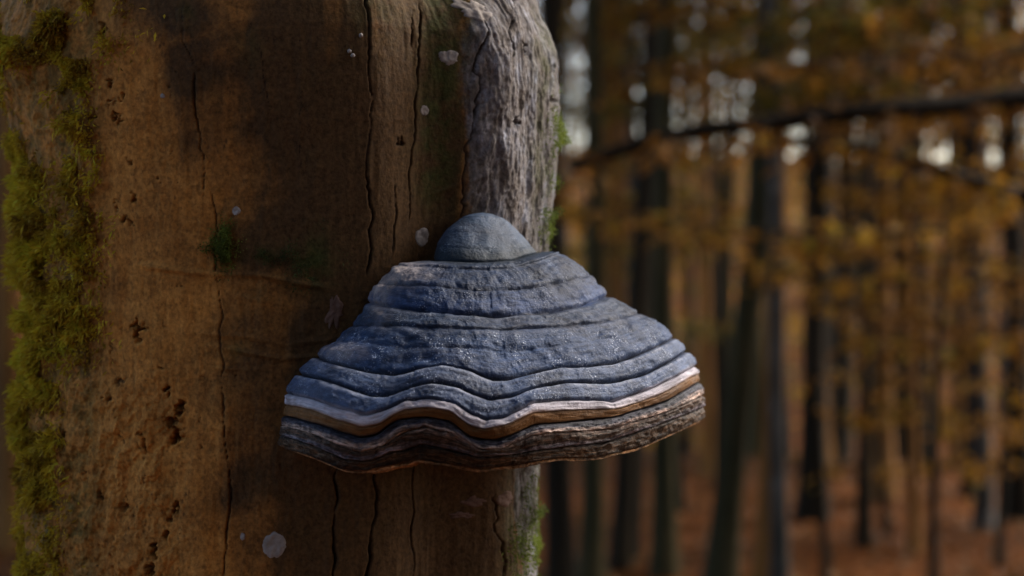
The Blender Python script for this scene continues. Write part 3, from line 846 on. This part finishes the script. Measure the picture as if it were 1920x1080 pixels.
MOSSD = mat_moss('moss_dark', [(0, (0.014, 0.020, 0.006)), (0.5, (0.028, 0.040, 0.009)), (1, (0.05, 0.065, 0.014))])
def moss(weight, n, length, label, mat, hang=0.8, loc=(0, 0, 0), seed=0, wd=0.0012):
    r = np.random.default_rng(seed)
    area = np.linalg.norm(np.cross(gu, gv), axis=-1)
    w = (weight*area*FR).ravel(); w = w/w.sum()
    idx = r.choice(len(w), n, p=w)
    P = TV.reshape(-1, 3)[idx]; Nn = NRM.reshape(-1, 3)[idx]
    pxs, pys = PX.ravel()[idx], PY.ravel()[idx]
    clump = fbm(pxs/26, pys/26, 3.3+seed, 3)
    thick = np.clip(0.40+2.2*clump, 0.08, 1.7)
    P = P+Nn*(0.0003+0.006*thick*r.uniform(0, 1, n)**0.7)[:, None]+r.normal(size=(n, 3))*0.0006
    T = unit(Nn*r.uniform(0.3, 1.1, (n, 1))+np.array([0, 0, -hang])*r.uniform(0.3, 1.2, (n, 1))+r.normal(size=(n, 3))*0.45)
    L = length*np.clip(0.55+0.9*thick, 0.4, 1.6)*r.uniform(0.5, 1.3, n)
    Up = unit(Nn+r.normal(size=(n, 3))*0.7)
    V, F = leaves(P, T, Up, L, wd*r.uniform(0.7, 1.6, n), 0.15)
    tint = np.clip(0.5+0.55*fbm(pxs/40, pys/60, 9.1, 3)+r.normal(size=n)*0.16, 0, 1)
    o = link('moss', mesh_np('moss', V-np.asarray(loc), F, mat, False, dict(tint=np.repeat(tint, 5))))
    o.location = loc
    return tag(o, label, 'moss', 'moss on the bark', 'stuff')
nz = fbm(PX/34, PY/46, 12.1, 4)
edge = lambda lo, hi: 1-sstep(lo, hi, PX+70*nz)
wl = edge(165, 215)*sstep(255, 300, PY+40*nz)*(1-sstep(600, 720, PY))
wl = np.maximum(wl, edge(95, 135)*sstep(560, 640, PY))
wl = np.maximum(wl, 0.6*(1-sstep(100, 150, PX+60*nz))*sstep(900, 960, PY))
wl = wl*np.clip(0.10+1.9*sstep(-0.12, 0.22, nz+0.06), 0, 2)
wl *= (PX > 0)
moss(wl, 80000, 0.0046, 'broad hanging strip of olive yellow moss down the bark', MOSS, seed=1)
wt = blob(PX, PY, 75, 60, 95, 42)+0.8*blob(PX, PY, 140, 130, 22, 90)+0.5*blob(PX, PY, 175, 15, 40, 40)+0.7*blob(PX, PY, 15, 95, 20, 60)
wt = wt*sstep(-0.15, 0.2, nz)
moss(wt, 20000, 0.0044, 'ragged olive moss on the knuckle at the top of the trunk', MOSS, seed=2)
moss(blob(PX, PY, 40, 480, 34, 26)+0.5*blob(PX, PY, 60, 430, 30, 30), 9000, 0.0070, 'shelf of shaggy yellow moss jutting from the moss strip', MOSS, hang=0.25, seed=3)
moss((blob(PX, PY, 424, 460, 15, 28)+0.12*blob(PX, PY, 388, 465, 10, 8))*sstep(-0.4, 0.3, nz), 2600, 0.0016, 'small bright green moss tuft beside the long crack', MOSSG, seed=4, wd=0.0007)
moss((blob(PX, PY, 508, 478, 22, 10))*sstep(-0.3, 0.3, nz), 380, 0.0013, 'thin dark green moss smear between the tuft and the fungus', MOSSD, seed=5, wd=0.0007)
moss((blob(PX, PY, 585, 485, 36, 40))*sstep(-0.1, 0.35, nz), 520, 0.0012, 'faint dark green moss patch beside the fungus shoulder', MOSSD, seed=6, wd=0.0006)
wr = (blob(PX, PY, 1044, 230, 10, 50)+blob(PX, PY, 1036, 320, 12, 60)+0.8*blob(PX, PY, 1022, 410, 14, 50)+blob(PX, PY, 972, 410, 8, 34))*sstep(-0.3, 0.2, nz)
moss(wr, 3000, 0.0018, 'green moss flecks along the peeling grey flank above the fungus', MOSSG, seed=7, wd=0.0008)
wr = (blob(PX, PY, 990, 1000, 14, 45)+0.8*blob(PX, PY, 955, 1020, 16, 70)+0.6*blob(PX, PY, 985, 910, 14, 40))*sstep(-0.3, 0.2, nz)
moss(wr, 3000, 0.0022, 'green moss on the pale flank of the trunk below the fungus', MOSSG, seed=8, wd=0.0008)

# ------------------------------------------------------------------ forest trees behind
TRK = {}
def trunk_mesh(mat, seed, H=14.0):
    key = (mat.name, seed)
    if key in TRK: return TRK[key]
    r = np.random.default_rng(seed)
    z = np.concatenate([np.linspace(-0.06, 0.8, 8), np.linspace(1.2, H, 30)])/1.0
    p = np.stack([0.05*np.sin(z*0.7+r.uniform(0, 6))*np.clip(z/3, 0, 1), 0.05*np.sin(z*0.6+r.uniform(0, 6))*np.clip(z/3, 0, 1), z], 1)
    rad = 0.5*(1-0.046*z)*(1+0.5*np.exp(-np.clip(z, 0, None)/0.25))
    rad = np.clip(rad, 0.06, None)
    V, F = tube(np.stack([p[:, 0], p[:, 1], p[:, 2]], 1), rad, 18, noise=0.12)
    TRK[key] = (V, F)
    return TRK[key]

LIMB = [limb_set(9.0, 17.0, 2.3, 0.10, 30+i, 9) for i in range(3)]
_tc = {}
def make_tree(pxb, dist, wpx, mat, lean, label, group=None, crown=None, name='forest_tree', H=18.0, ci=None, zc=None, w_abs=None, at=None, cs=None, fine=False):
    """a tree standing `dist` metres off in direction pxb at eye level; wpx picture width of the stem, lean in px per 1000 px of height"""
    x = (pxb-960)*PXM*dist; y = dist-D0
    if at: x, y = at
    lean_r = math.atan(lean/1000.0)
    bx = x-math.tan(lean_r)*EYE
    zb = float(ground_z(bx, y))
    root = empty(name, (bx, y, zb))
    dia = w_abs or wpx*PXM*dist
    seed = random.randint(0, 3)
    V, F = trunk_mesh(mat, seed, H)
    H_ = H
    key = (mat.name, seed, round(dia, 2), round(lean, -1))
    V2 = V.copy(); V2[:, 0] *= 1; 
    ctr = V2.reshape(-1, 18, 3).mean(1, keepdims=True)
    Vr = (V2.reshape(-1, 18, 3)-ctr)*np.array([dia, dia, 1])+ctr
    Vr = Vr.reshape(-1, 3)
    Vr[:, 0] += math.tan(lean_r)*np.clip(Vr[:, 2], 0, None)
    link('trunk', mesh_np('trunk', Vr, F, mat), root)
    lv, lf = LIMB[seed % 3]
    Lv = lv.copy(); Lv[:, 0] += math.tan(lean_r)*Lv[:, 2]
    link('limbs', mesh_np('limbs', Lv, lf, mat), root)
    c_ = link('crown', FINE[ci] if fine else (CROWNS[random.randint(0, 4)] if (dist >= 24 and ci is None) else DENSE[(ci or random.randint(0, 2)) % 3]), root)
    c_.location = (math.tan(lean_r)*9, 0, (random.uniform(8.2, 10) if dist < 24 else random.uniform(10.5, 13)) if zc is None else zc)
    c_.rotation_euler = (0, 0, random.uniform(0, 6.28))
    s = cs or random.uniform(0.85, 1.15); c_.scale = (s, s, s*random.uniform(0.9, 1.2))
    c_['kind'] = 'stuff'
    return tag(root, label, 'tree', group)

# stems one can tell apart: direction, distance, width, bark, lean, label
MAIN = [
 (1398, 8.2, 52, BARK_MOSS, 90, 'thick dark leaning beech stem crossed by the long bare branch'),
 (1462, 8.6, 46, BARK_TAN, 42, 'pale tan stem rising close beside the thick dark leaning stem'),
 (1447, 8.0, 30, BARK_GREY, -25, 'lichen-grey stem standing on the open leaf litter in front of the tan one'),
 (1187, 9.2, 34, BARK_DARK, 50, 'slim dark leaning stem just beyond the fungus rim'),
 (1046, 8.0, 46, BARK_DARK, -10, 'dark stem half hidden by the trunk that carries the fungus'),
 (1112, 8.4, 38, BARK_MOSS, 10, 'mossy dark stem between the half hidden stem and the slim leaning one'),
 (1252, 9.0, 40, BARK_MOSS, 15, 'broad mossy stem passing behind the fungus rim'),
 (1325, 13.5, 26, BARK_TAN, -10, 'thin tan stem between the broad mossy stem and the thick dark one'),
 (1538, 11, 46, BARK_DARK, 40, 'dark stem on the far side of the pale tan stem'),
 (1540, 15, 28, BARK_TAN, -8, 'tan pole behind the open patch of leaf litter'),
 (1616, 9.8, 24, BARK_DARK, -5, 'thin dark stem bordering the open patch of leaf litter'),
 (1660, 12, 42, BARK_TAN, 22, 'wide golden tan stem behind the thin dark stem'),
 (1712, 9.6, 18, BARK_TAN, -4, 'slender tan sapling stem in front of the golden foliage'),
 (1728, 14, 30, BARK_DARK, 5, 'dark stem behind the slender tan sapling stem'),
 (1797, 15, 26, BARK_TAN, 10, 'tan stem with dark neighbours deep in the golden foliage'),
 (1822, 12, 34, BARK_DARK, -12, 'dark stem beside the tan one deep in the golden foliage'),
 (1846, 10.5, 30, BARK_GREY, 5, 'grey stem half lost in the golden foliage'),
 (1902, 11, 40, BARK_DARK, -20, 'dark stem standing past the grey one at the edge of the golden foliage'),
 (22, 9.5, 44, BARK_TAN, 4, 'pale stem just past the mossy side of the big trunk'),
 (-40, 10.5, 52, BARK_DARK, 0, 'dark stem beyond the pale one on the mossy side of the big trunk'),
 (14, 13.5, 60, BARK_DARK, 0, 'broad dark stem behind the pale one on the mossy side of the big trunk'),
 (1181, 17, 20, BARK_GREY, 6, 'thin pale grey stem above the slim dark leaning stem'),
 (1158, 19, 26, BARK_TAN, 3, 'tan stem behind the mossy dark stem'),
 (1580, 18, 36, BARK_DARK, 20, 'dark stem behind the long bare branch and the tan pole'),
]
for a in MAIN:
    make_tree(*a)
occ = [(m[0], m[1]) for m in MAIN]
kinds = [(BARK_DARK, 'dark distant beech stem in the crowd of trees behind', 'dark stems far back in the wood'),
         (BARK_TAN, 'thin tan distant stem in the crowd of trees behind', 'tan stems far back in the wood'),
         (BARK_MOSS, 'mossy distant stem in the crowd of trees behind', 'mossy stems far back in the wood'),
         (BARK_GREY, 'pale grey distant stem in the crowd of trees behind', 'grey stems far back in the wood')]
SHORT = ['the thick dark leaning stem', 'the pale tan stem by the leaning one', 'the grey stem on the open leaf litter', 'the slim dark leaning stem past the fungus rim', 'the half hidden dark stem by the big trunk',
         'the mossy dark stem near the big trunk', 'the broad mossy stem at the fungus rim', 'the thin tan stem by the broad mossy one', 'the dark stem past the pale tan one', 'the tan pole over the open leaf litter',
         'the thin dark stem bordering the open litter', 'the wide golden tan stem', 'the slender tan sapling stem', 'the dark stem by the tan sapling', 'the tan stem deep in golden foliage',
         'the dark stem deep in golden foliage', 'the grey stem in golden foliage', 'the dark stem past the grey foliage one', 'the pale stem past the mossy trunk side', 'the dark stem past the mossy trunk side']
placed = []
tries = 0
while len(placed) < 60 and tries < 4000:
    tries += 1
    d = random.uniform(15, 52)
    p = random.uniform(1010, 2050) if random.random() < 0.84 else random.uniform(-260, 1000)
    x = (p-960)*PXM*d
    if any(math.hypot(x-q[0], d-q[1]) < 0.9 for q in placed) or any(abs(x-(o[0]-960)*PXM*o[1]) < 0.4 and abs(d-o[1]) < 1 for o in occ):
        continue
    placed.append((x, d))
    k = random.choices([0, 1, 2, 3], [0.36, 0.32, 0.2, 0.12])[0]
    if 45 < p < 1000: near = 'the big trunk with the fungus'
    else: near = SHORT[min(range(len(SHORT)), key=lambda q: abs(MAIN[q][0]-p))]
    dm = random.uniform(0.08, 0.20)
    tone = ['dark', 'tan', 'mossy', 'pale grey'][k]
    lb = ('slender ' if dm < 0.13 else 'stout ')+tone+(' distant' if d > 30 else ' beech')+' stem behind '+near
    make_tree(p, d, dm/(PXM*d), kinds[k][0], random.uniform(-18, 30), lb, 'beech stems far back in the wood')

# trees of the middle distance whose crowns hang low
FINE = [crown_mesh('crown_leaves', mt, 5200, 2.3, 2.3, 0.11, 300+i) for i, mt in enumerate([RUST, OLIVE, GOLD])]
for i, (px_, d_, zc, mt, lb) in enumerate([(1120, 19, 4.2, BARK_DARK, 'beech with a low russet crown just past the grey flank of the big trunk'), (1290, 22, 6.8, BARK_DARK, 'beech with a low olive crown above the broad mossy stem'),
        (1420, 18, 5.4, BARK_MOSS, 'beech with a low golden crown above the thick leaning stem'), (1560, 23, 5.4, BARK_DARK, 'beech with a low russet crown over the end of the open leaf litter'),
        (1690, 18, 3.4, BARK_DARK, 'beech with a low olive crown over the wide golden tan stem'), (1800, 21, 4.0, BARK_MOSS, 'beech with a low golden crown over the tan stem in the foliage'),
        (1905, 17, 3.2, BARK_DARK, 'beech with a low russet crown over the grey stem in the foliage'), (1350, 30, 6.6, BARK_DARK, 'distant beech with an olive crown hanging behind the bough'),
        (1640, 31, 6.8, BARK_DARK, 'distant beech with a golden crown hanging behind the bough'), (1180, 29, 6.6, BARK_MOSS, 'distant beech with a golden crown past the grey flank')]):
    make_tree(px_, d_, 0.16/(PXM*d_), mt, random.uniform(-10, 10), lb, zc=zc, ci=i % 3, fine=True)

# unseen beeches added behind the viewer, low crowns blocking light on the trunk face
for i, (ax, ad, zc) in enumerate([(-6, 7.4, 1.0), (10, 6.0, 1.5), (24, 7.6, 1.2), (40, 8.6, 1.8), (58, 9.5, 1.6), (30, 11.5, 2.5)]):
    xx, yy = math.sin(R(ax))*ad, -math.cos(R(ax))*ad-1.2
    d_ = yy+D0
    t_ = make_tree(960, 1.0, 1, BARK_DARK, 0, 'unseen leafy beech added behind the viewer, its low crown blocking front light', 'added beeches blocking front light', ci=i % 5, zc=zc, w_abs=0.3, at=(xx, yy), cs=1.35)

# ------------------------------------------------------------------ low leafy beeches of the understorey
def catmull(pts, n):
    p = np.array(pts, float)
    q = np.vstack([2*p[0]-p[1], p, 2*p[-1]-p[-2]])
    out = []
    seg = len(p)-1
    for t in np.linspace(0, seg-1e-6, n):
        i = int(t); f = t-i
        a, b, c_, d = q[i], q[i+1], q[i+2], q[i+3]
        out.append(0.5*((2*b)+(-a+c_)*f+(2*a-5*b+4*c_-d)*f*f+(-a+3*b-3*c_+d)*f**3))
    return np.array(out)

def branch_part(root, pts, r0, leafmat, nt_, nl_, seed, spread=0.55, leaf=0.065, bare=0.0, bark=BARK_DARK, droop=0.12, taper=0.8):
    """one bough in root space with flat sprays of twigs; its leaves are a sub-part"""
    r = np.random.default_rng(seed)
    c_ = catmull(pts, 26)
    t = np.linspace(0, 1, 26)
    parts = [tube(c_, r0*(1-taper*t)+0.002, 6)]
    LP, LT = [], []
    tan = unit(np.gradient(c_, axis=0))
    for i in range(nt_):
        f = bare+(1-bare)*(i+r.uniform(0, 1))/nt_
        k = min(int(f*25), 24)
        side = np.cross(tan[k], [0, 0, 1.0]); side = side/(np.linalg.norm(side)+1e-9)
        sg = 1 if i % 2 else -1
        dr = unit(tan[k]*r.uniform(0.3, 1.0)+side*sg*r.uniform(0.4, 1.0)+np.array([0, 0, r.uniform(-0.35, 0.2)]))
        L = spread*r.uniform(0.45, 1.1)*(1-0.45*f)
        s = np.linspace(0, 1, 6)[:, None]
        tw = c_[k]+dr*L*s+np.array([0, 0, -droop])*L*s**2+r.normal(size=(6, 3))*0.006
        parts.append(tube(tw, 0.0035*(1-0.7*s[:, 0])+0.0008, 4))
        m = max(2, int(nl_*L/spread))
        q = r.uniform(0.1, 1, m)
        base = np.stack([np.interp(q, s[:, 0], tw[:, j]) for j in range(3)], 1)
        ls = np.where(r.uniform(size=m) < 0.5, 1, -1)[:, None]
        sd = np.cross(dr, [0, 0, 1.0]); sd = sd/(np.linalg.norm(sd)+1e-9)
        LP.append(base+r.normal(size=(m, 3))*0.012); LT.append(unit(dr*0.7+sd*ls*0.8+r.normal(size=(m, 3))*0.3+np.array([0, 0, -0.25])))
    V, F = join(parts)
    b = link('branch', mesh_np('branch', V, F, bark), root)
    LP, LT = np.concatenate(LP), np.concatenate(LT); n = len(LP)
    Nn = unit(np.array([0, 0, 1.0])+r.normal(size=(n, 3))*0.55)
    V, F = leaves(LP, LT, Nn, leaf*r.uniform(0.6, 1.25, n), leaf*0.6*r.uniform(0.7, 1.2, n))
    tint = np.clip(r.beta(2, 2, n)*0.75+0.25*np.repeat(r.uniform(0, 1, n//6+1), 6)[:n], 0, 1)
    f_ = link('foliage', mesh_np('foliage', V, F, leafmat, False, dict(tint=np.repeat(tint, 5))), b)
    f_['kind'] = 'stuff'
    return b

def sapling(base_xy, H, r0, label, boughs, bark=BARK_DARK, seed=0, auto=0, az_c=None, L=(0.9, 1.7), leafmat=GOLD, nt_=22, nl_=16, zr=(0.8, None), leaf=0.065):
    bx, by = base_xy
    zb = float(ground_z(bx, by))
    root = empty('young_beech_tree', (bx, by, zb))
    r = np.random.default_rng(seed)
    z = np.linspace(-0.05, H, 24)
    p = np.stack([0.05*np.sin(z*1.1+seed), 0.05*np.sin(z*0.9+2*seed), z], 1)
    V, F = tube(p, np.clip(r0*(1-0.9*z/H), 0.006, None)*(1+0.4*np.exp(-np.clip(z, 0, None)/0.12)), 10, noise=0.1)
    link('trunk', mesh_np('trunk', V, F, bark), root)
    o = np.array([bx, by, zb])
    for i, b in enumerate(boughs):
        pts = np.array(b['pts'])-o
        k = np.argmin(np.abs(z-(pts[0, 2]-0.1)))
        pts = np.vstack([p[k], pts])
        branch_part(root, pts, b.get('r', 0.014), b.get('mat', leafmat), b.get('nt', nt_), b.get('nl', nl_), seed*50+i, b.get('spread', 0.5), leaf, b.get('bare', 0.15), bark, taper=b.get('taper', 0.8))
    for i in range(auto):
        zt = r.uniform(zr[0], zr[1] or H*0.95)
        az = (az_c if az_c is not None else 0)+r.uniform(-1.2, 1.2) if az_c is not None else r.uniform(0, 6.28)
        l = r.uniform(*L)*(1-0.4*zt/H)
        k = np.argmin(np.abs(z-zt))
        d = np.array([math.cos(az), math.sin(az), 0])
        pts = [p[k], p[k]+d*l*0.35+[0, 0, 0.14*l], p[k]+d*l*0.7+[0, 0, 0.16*l], p[k]+d*l+[0, 0, 0.06*l]]
        branch_part(root, pts, r0*0.3+0.003, leafmat, nt_, nl_, seed*50+20+i, 0.42, leaf, 0.2, bark)
    return tag(root, label, 'tree', 'young leafy beeches of the understorey')

# the long bare bough that sweeps in over the picture
sapling((3.1, 4.4), 5.2, 0.07, 'young beech sending a long bare bough across the wood towards the fungus', [
    dict(pts=[W(1990, 185, 5.2), W(1800, 196, 5.1), W(1640, 206, 5.0), W(1450, 230, 5.0), W(1300, 246, 5.0), W(1180, 276, 5.0), W(1070, 314, 5.0)], r=0.036, taper=0.5, nt=26, nl=10, spread=0.30, bare=0.05, mat=RUST),
    dict(pts=[W(2000, 372, 5.4), W(1900, 358, 5.4), W(1790, 328, 5.3), W(1680, 292, 5.2), W(1560, 268, 5.1), W(1440, 262, 5.1)], r=0.024, taper=0.45, nt=28, nl=11, spread=0.34, bare=0.1, mat=GOLD),
    dict(pts=[W(2010, 105, 5.4), W(1850, 110, 5.4), W(1660, 100, 5.4), W(1480, 120, 5.4)], r=0.013, nt=24, nl=12, spread=0.45, mat=RUST),
], auto=9, az_c=2.7, zr=(2.1, 4.6), seed=1, L=(1.6, 3.0), leafmat=RUST)
sapling((4.6, 7.2), 4.6, 0.05, 'golden leaved young beech with layered sprays behind the long bare bough', [
    dict(pts=[W(1980, 420, 7.6), W(1800, 425, 7.4), W(1600, 440, 7.2), W(1400, 430, 7.0), W(1240, 410, 7.0), W(1080, 405, 7.0)], r=0.014, nt=46, nl=17, spread=0.50, bare=0.05),
    dict(pts=[W(1980, 520, 8.2), W(1780, 520, 8.0), W(1600, 530, 7.8), W(1450, 500, 7.8)], r=0.012, nt=40, nl=18, spread=0.55, bare=0.05),
    dict(pts=[W(1980, 640, 8.2), W(1850, 650, 8.0), W(1700, 640, 8.0), W(1600, 620, 8.0)], r=0.010, nt=30, nl=16, spread=0.5, bare=0.05),
    dict(pts=[W(1980, 800, 8.4), W(1850, 790, 8.2), W(1720, 770, 8.0), W(1610, 775, 8.0)], r=0.010, nt=30, nl=17, spread=0.45, bare=0.05),
    dict(pts=[W(1980, 300, 8.2), W(1850, 320, 8.0), W(1700, 350, 8.0), W(1560, 345, 8.0)], r=0.010, nt=30, nl=15, spread=0.5, bare=0.05),
], auto=7, az_c=2.8, zr=(1.6, 4.2), seed=2, L=(1.4, 2.6), leafmat=GOLD)
sapling((4.4, 9.6), 4.8, 0.05, 'rusty leaved young beech filling the gaps behind the golden one', [
    dict(pts=[W(1960, 880, 10), W(1850, 870, 10), W(1700, 880, 10), W(1560, 870, 10)], r=0.010, nt=32, nl=15, spread=0.5, bare=0.05, mat=GOLD),
    dict(pts=[W(1960, 720, 10), W(1850, 720, 10), W(1700, 710, 10), W(1560, 700, 10)], r=0.010, nt=30, nl=14, spread=0.55, bare=0.05, mat=GOLD),
    dict(pts=[W(1960, 560, 10.4), W(1800, 575, 10), W(1650, 580, 10), W(1500, 560, 10)], r=0.010, nt=34, nl=14, spread=0.6, bare=0.05),
], auto=8, az_c=3.0, zr=(1.0, 4.6), seed=3, leafmat=RUST, L=(1.4, 2.6))
sapling((1.55, 11.2), 4.6, 0.035, 'young beech with greenish gold leaves between the dark stems', [
    dict(pts=[W(1300, 600, 12), W(1370, 610, 11.6), W(1440, 600, 11.4)], r=0.008, nt=20, nl=14, spread=0.4, bare=0.0, mat=OLIVE),
    dict(pts=[W(1250, 430, 12), W(1180, 420, 12), W(1080, 400, 12)], r=0.008, nt=34, nl=15, spread=0.6, bare=0.0, mat=GOLD),
], auto=12, zr=(1.7, 4.4), seed=4, leafmat=OLIVE, L=(0.9, 1.8))
sapling((0.75, 8.6), 5.0, 0.03, 'slight young beech with rust and green leaves beyond the grey flank', [
    dict(pts=[W(1100, 200, 9.7), W(1180, 190, 9.4), W(1260, 205, 9.2)], r=0.008, nt=22, nl=12, spread=0.5, bare=0.0, mat=OLIVE),
    dict(pts=[W(1120, 140, 9.7), W(1200, 130, 9.4), W(1290, 140, 9.2)], r=0.008, nt=22, nl=12, spread=0.5, bare=0.0, mat=RUST),
], auto=6, zr=(2.7, 4.8), seed=5, leafmat=RUST, L=(0.8, 1.5))
sapling((2.9, 14.0), 7.0, 0.05, 'tall thin rusty beech spreading its leaves high behind the bough', [], auto=26, zr=(2.6, 6.8), seed=6, leafmat=RUST, L=(1.6, 3.2), nt_=26, leaf=0.08)
sapling((5.2, 15.0), 7.0, 0.05, 'tall thin golden beech spreading its leaves high past the rusty one', [], auto=26, zr=(1.2, 6.8), seed=7, leafmat=GOLD, L=(1.6, 3.2), nt_=30, leaf=0.08)
sapling((-4.6, 9.5), 5.0, 0.04, 'young beech on the mossy side of the big trunk', [], auto=8, zr=(2.0, 4.8), seed=8, leafmat=OLIVE, L=(1.0, 1.8))

sapling((1.1, 10.2), 5.5, 0.03, 'young beech with golden layered sprays just past the fungus', [
    dict(pts=[W(1120, 385, 11.2), W(1200, 380, 11), W(1320, 390, 10.8), W(1420, 385, 10.6)], r=0.008, nt=34, nl=15, spread=0.6, bare=0.0, mat=GOLD),
    dict(pts=[W(1120, 470, 11.2), W(1200, 470, 11), W(1300, 460, 10.8)], r=0.008, nt=30, nl=14, spread=0.55, bare=0.0, mat=OLIVE),
    dict(pts=[W(1140, 290, 11.2), W(1220, 270, 11), W(1360, 280, 10.8)], r=0.008, nt=30, nl=13, spread=0.6, bare=0.0, mat=RUST),
], auto=7, zr=(2.6, 5.2), seed=9, leafmat=GOLD, L=(0.9, 1.8))
sapling((2.75, 7.6), 4.8, 0.03, 'young beech with yellow brown sprays in front of the wide golden tan stem', [
    dict(pts=[W(1640, 470, 8.6), W(1560, 455, 8.4), W(1460, 440, 8.2)], r=0.008, nt=26, nl=14, spread=0.45, bare=0.0, mat=GOLD),
    dict(pts=[W(1680, 590, 8.6), W(1760, 600, 8.4), W(1860, 610, 8.2)], r=0.008, nt=26, nl=14, spread=0.45, bare=0.0, mat=RUST),
], auto=12, zr=(1.3, 4.6), seed=10, leafmat=GOLD, L=(0.8, 1.6))

for i, (px_, d_, lm, lb) in enumerate([(1345, 9.6, RUST, 'young beech holding russet leaves high above the thick leaning stem'), (1530, 8.4, GOLD, 'young beech holding golden leaves high above the open leaf litter'),
        (1660, 10.4, RUST, 'young beech holding russet leaves high above the wide golden tan stem'), (1775, 7.6, OLIVE, 'young beech holding olive leaves high above the slender tan sapling stem'),
        (1885, 9.2, GOLD, 'young beech holding golden leaves high above the grey stem in the foliage'), (1200, 11.5, OLIVE, 'young beech holding olive leaves high above the slim leaning stem')]):
    sapling(((px_-960)*PXM*d_, d_-D0), 4.9, 0.022, lb, [], auto=20, zr=(2.2 if px_ > 1500 else 2.6, 4.7), seed=20+i, leafmat=lm, L=(0.8, 1.7), nt_=24 if px_ > 1500 else 15, nl_=13 if px_ > 1500 else 7)

# ------------------------------------------------------------------ far wood on the hillside: one uncountable mass
r = np.random.default_rng(77)
parts = []
for i in range(110):
    d = r.uniform(55, 170); x = r.uniform(-0.36, 0.42)*d*1.1; y = d-D0
    zb = float(ground_z(x, y)); h = r.uniform(10, 15); t = np.linspace(-0.02, 1, 4)
    p = np.stack([x+r.normal()*0.3*t, np.full(4, y), zb+h*t], 1)
    parts.append(tube(p, r.uniform(0.06, 0.13)*(1-0.7*t), 6))
V, F = join(parts)
FARB = mat_simple('bark_far', [(0.3, (0.03402, 0.01953, 0.00735)), (0.7, (0.08316, 0.04883, 0.0189))], 0.6)
tag(link('far_woodland', mesh_np('far_woodland', V, F, FARB)), 'far off wood of thin stems on the hillside', 'woodland', kind='stuff')
n = 60000
d = r.uniform(50, 170, n); x = r.uniform(-0.38, 0.44, n)*d*1.1; y = d-D0
z = ground_z(x, y)+np.where(r.uniform(size=n) < 0.25, r.uniform(0.5, 14, n), 13*r.uniform(0.02, 1, n)**2.6)
keep = fbm(x*0.16, y*0.16+z*0.1, z*0.35, 2) > 0.02
x, y, z = x[keep], y[keep], z[keep]; n = len(x)
T = unit(r.normal(size=(n, 3))*np.array([1, 1, 0.4])); Nn = unit(r.normal(size=(n, 3))*0.6+np.array([0, 0, 1]))
V, F = leaves(np.stack([x, y, z], 1), T, Nn, r.uniform(0.3, 0.75, n), r.uniform(0.2, 0.45, n))
tag(link('far_foliage', mesh_np('far_foliage', V, F, OLIVE, False, dict(tint=np.repeat(r.uniform(0, 1, n), 5)))), 'far off russet foliage of the hillside wood', 'foliage', kind='stuff')

# ------------------------------------------------------------------ fallen leaves
n = 16000
d = r.uniform(2.5, 18, n); x = r.uniform(-0.4, 0.45, n)*d; y = d-D0
z = ground_z(x, y)+r.uniform(0.004, 0.02, n)
T = unit(r.normal(size=(n, 3))*np.array([1, 1, 0.2])); Nn = unit(r.normal(size=(n, 3))*0.35+np.array([0, 0, 1]))
V, F = leaves(np.stack([x, y, z], 1), T, Nn, r.uniform(0.05, 0.09, n), r.uniform(0.03, 0.055, n))
LIT = mat_leaf('leaf_fallen', [(0, (0.0437, 0.01583, 0.003468)), (0.4, (0.09534, 0.03956, 0.009158)), (0.8, (0.135, 0.06329, 0.01665)), (1, (0.1431, 0.06962, 0.01388))], 0.1)
tag(link('fallen_leaves', mesh_np('fallen_leaves', V, F, LIT, False, dict(tint=np.repeat(r.uniform(0, 1, n), 5)))), 'brown fallen beech leaves strewn over the forest floor', 'leaves', kind='stuff')
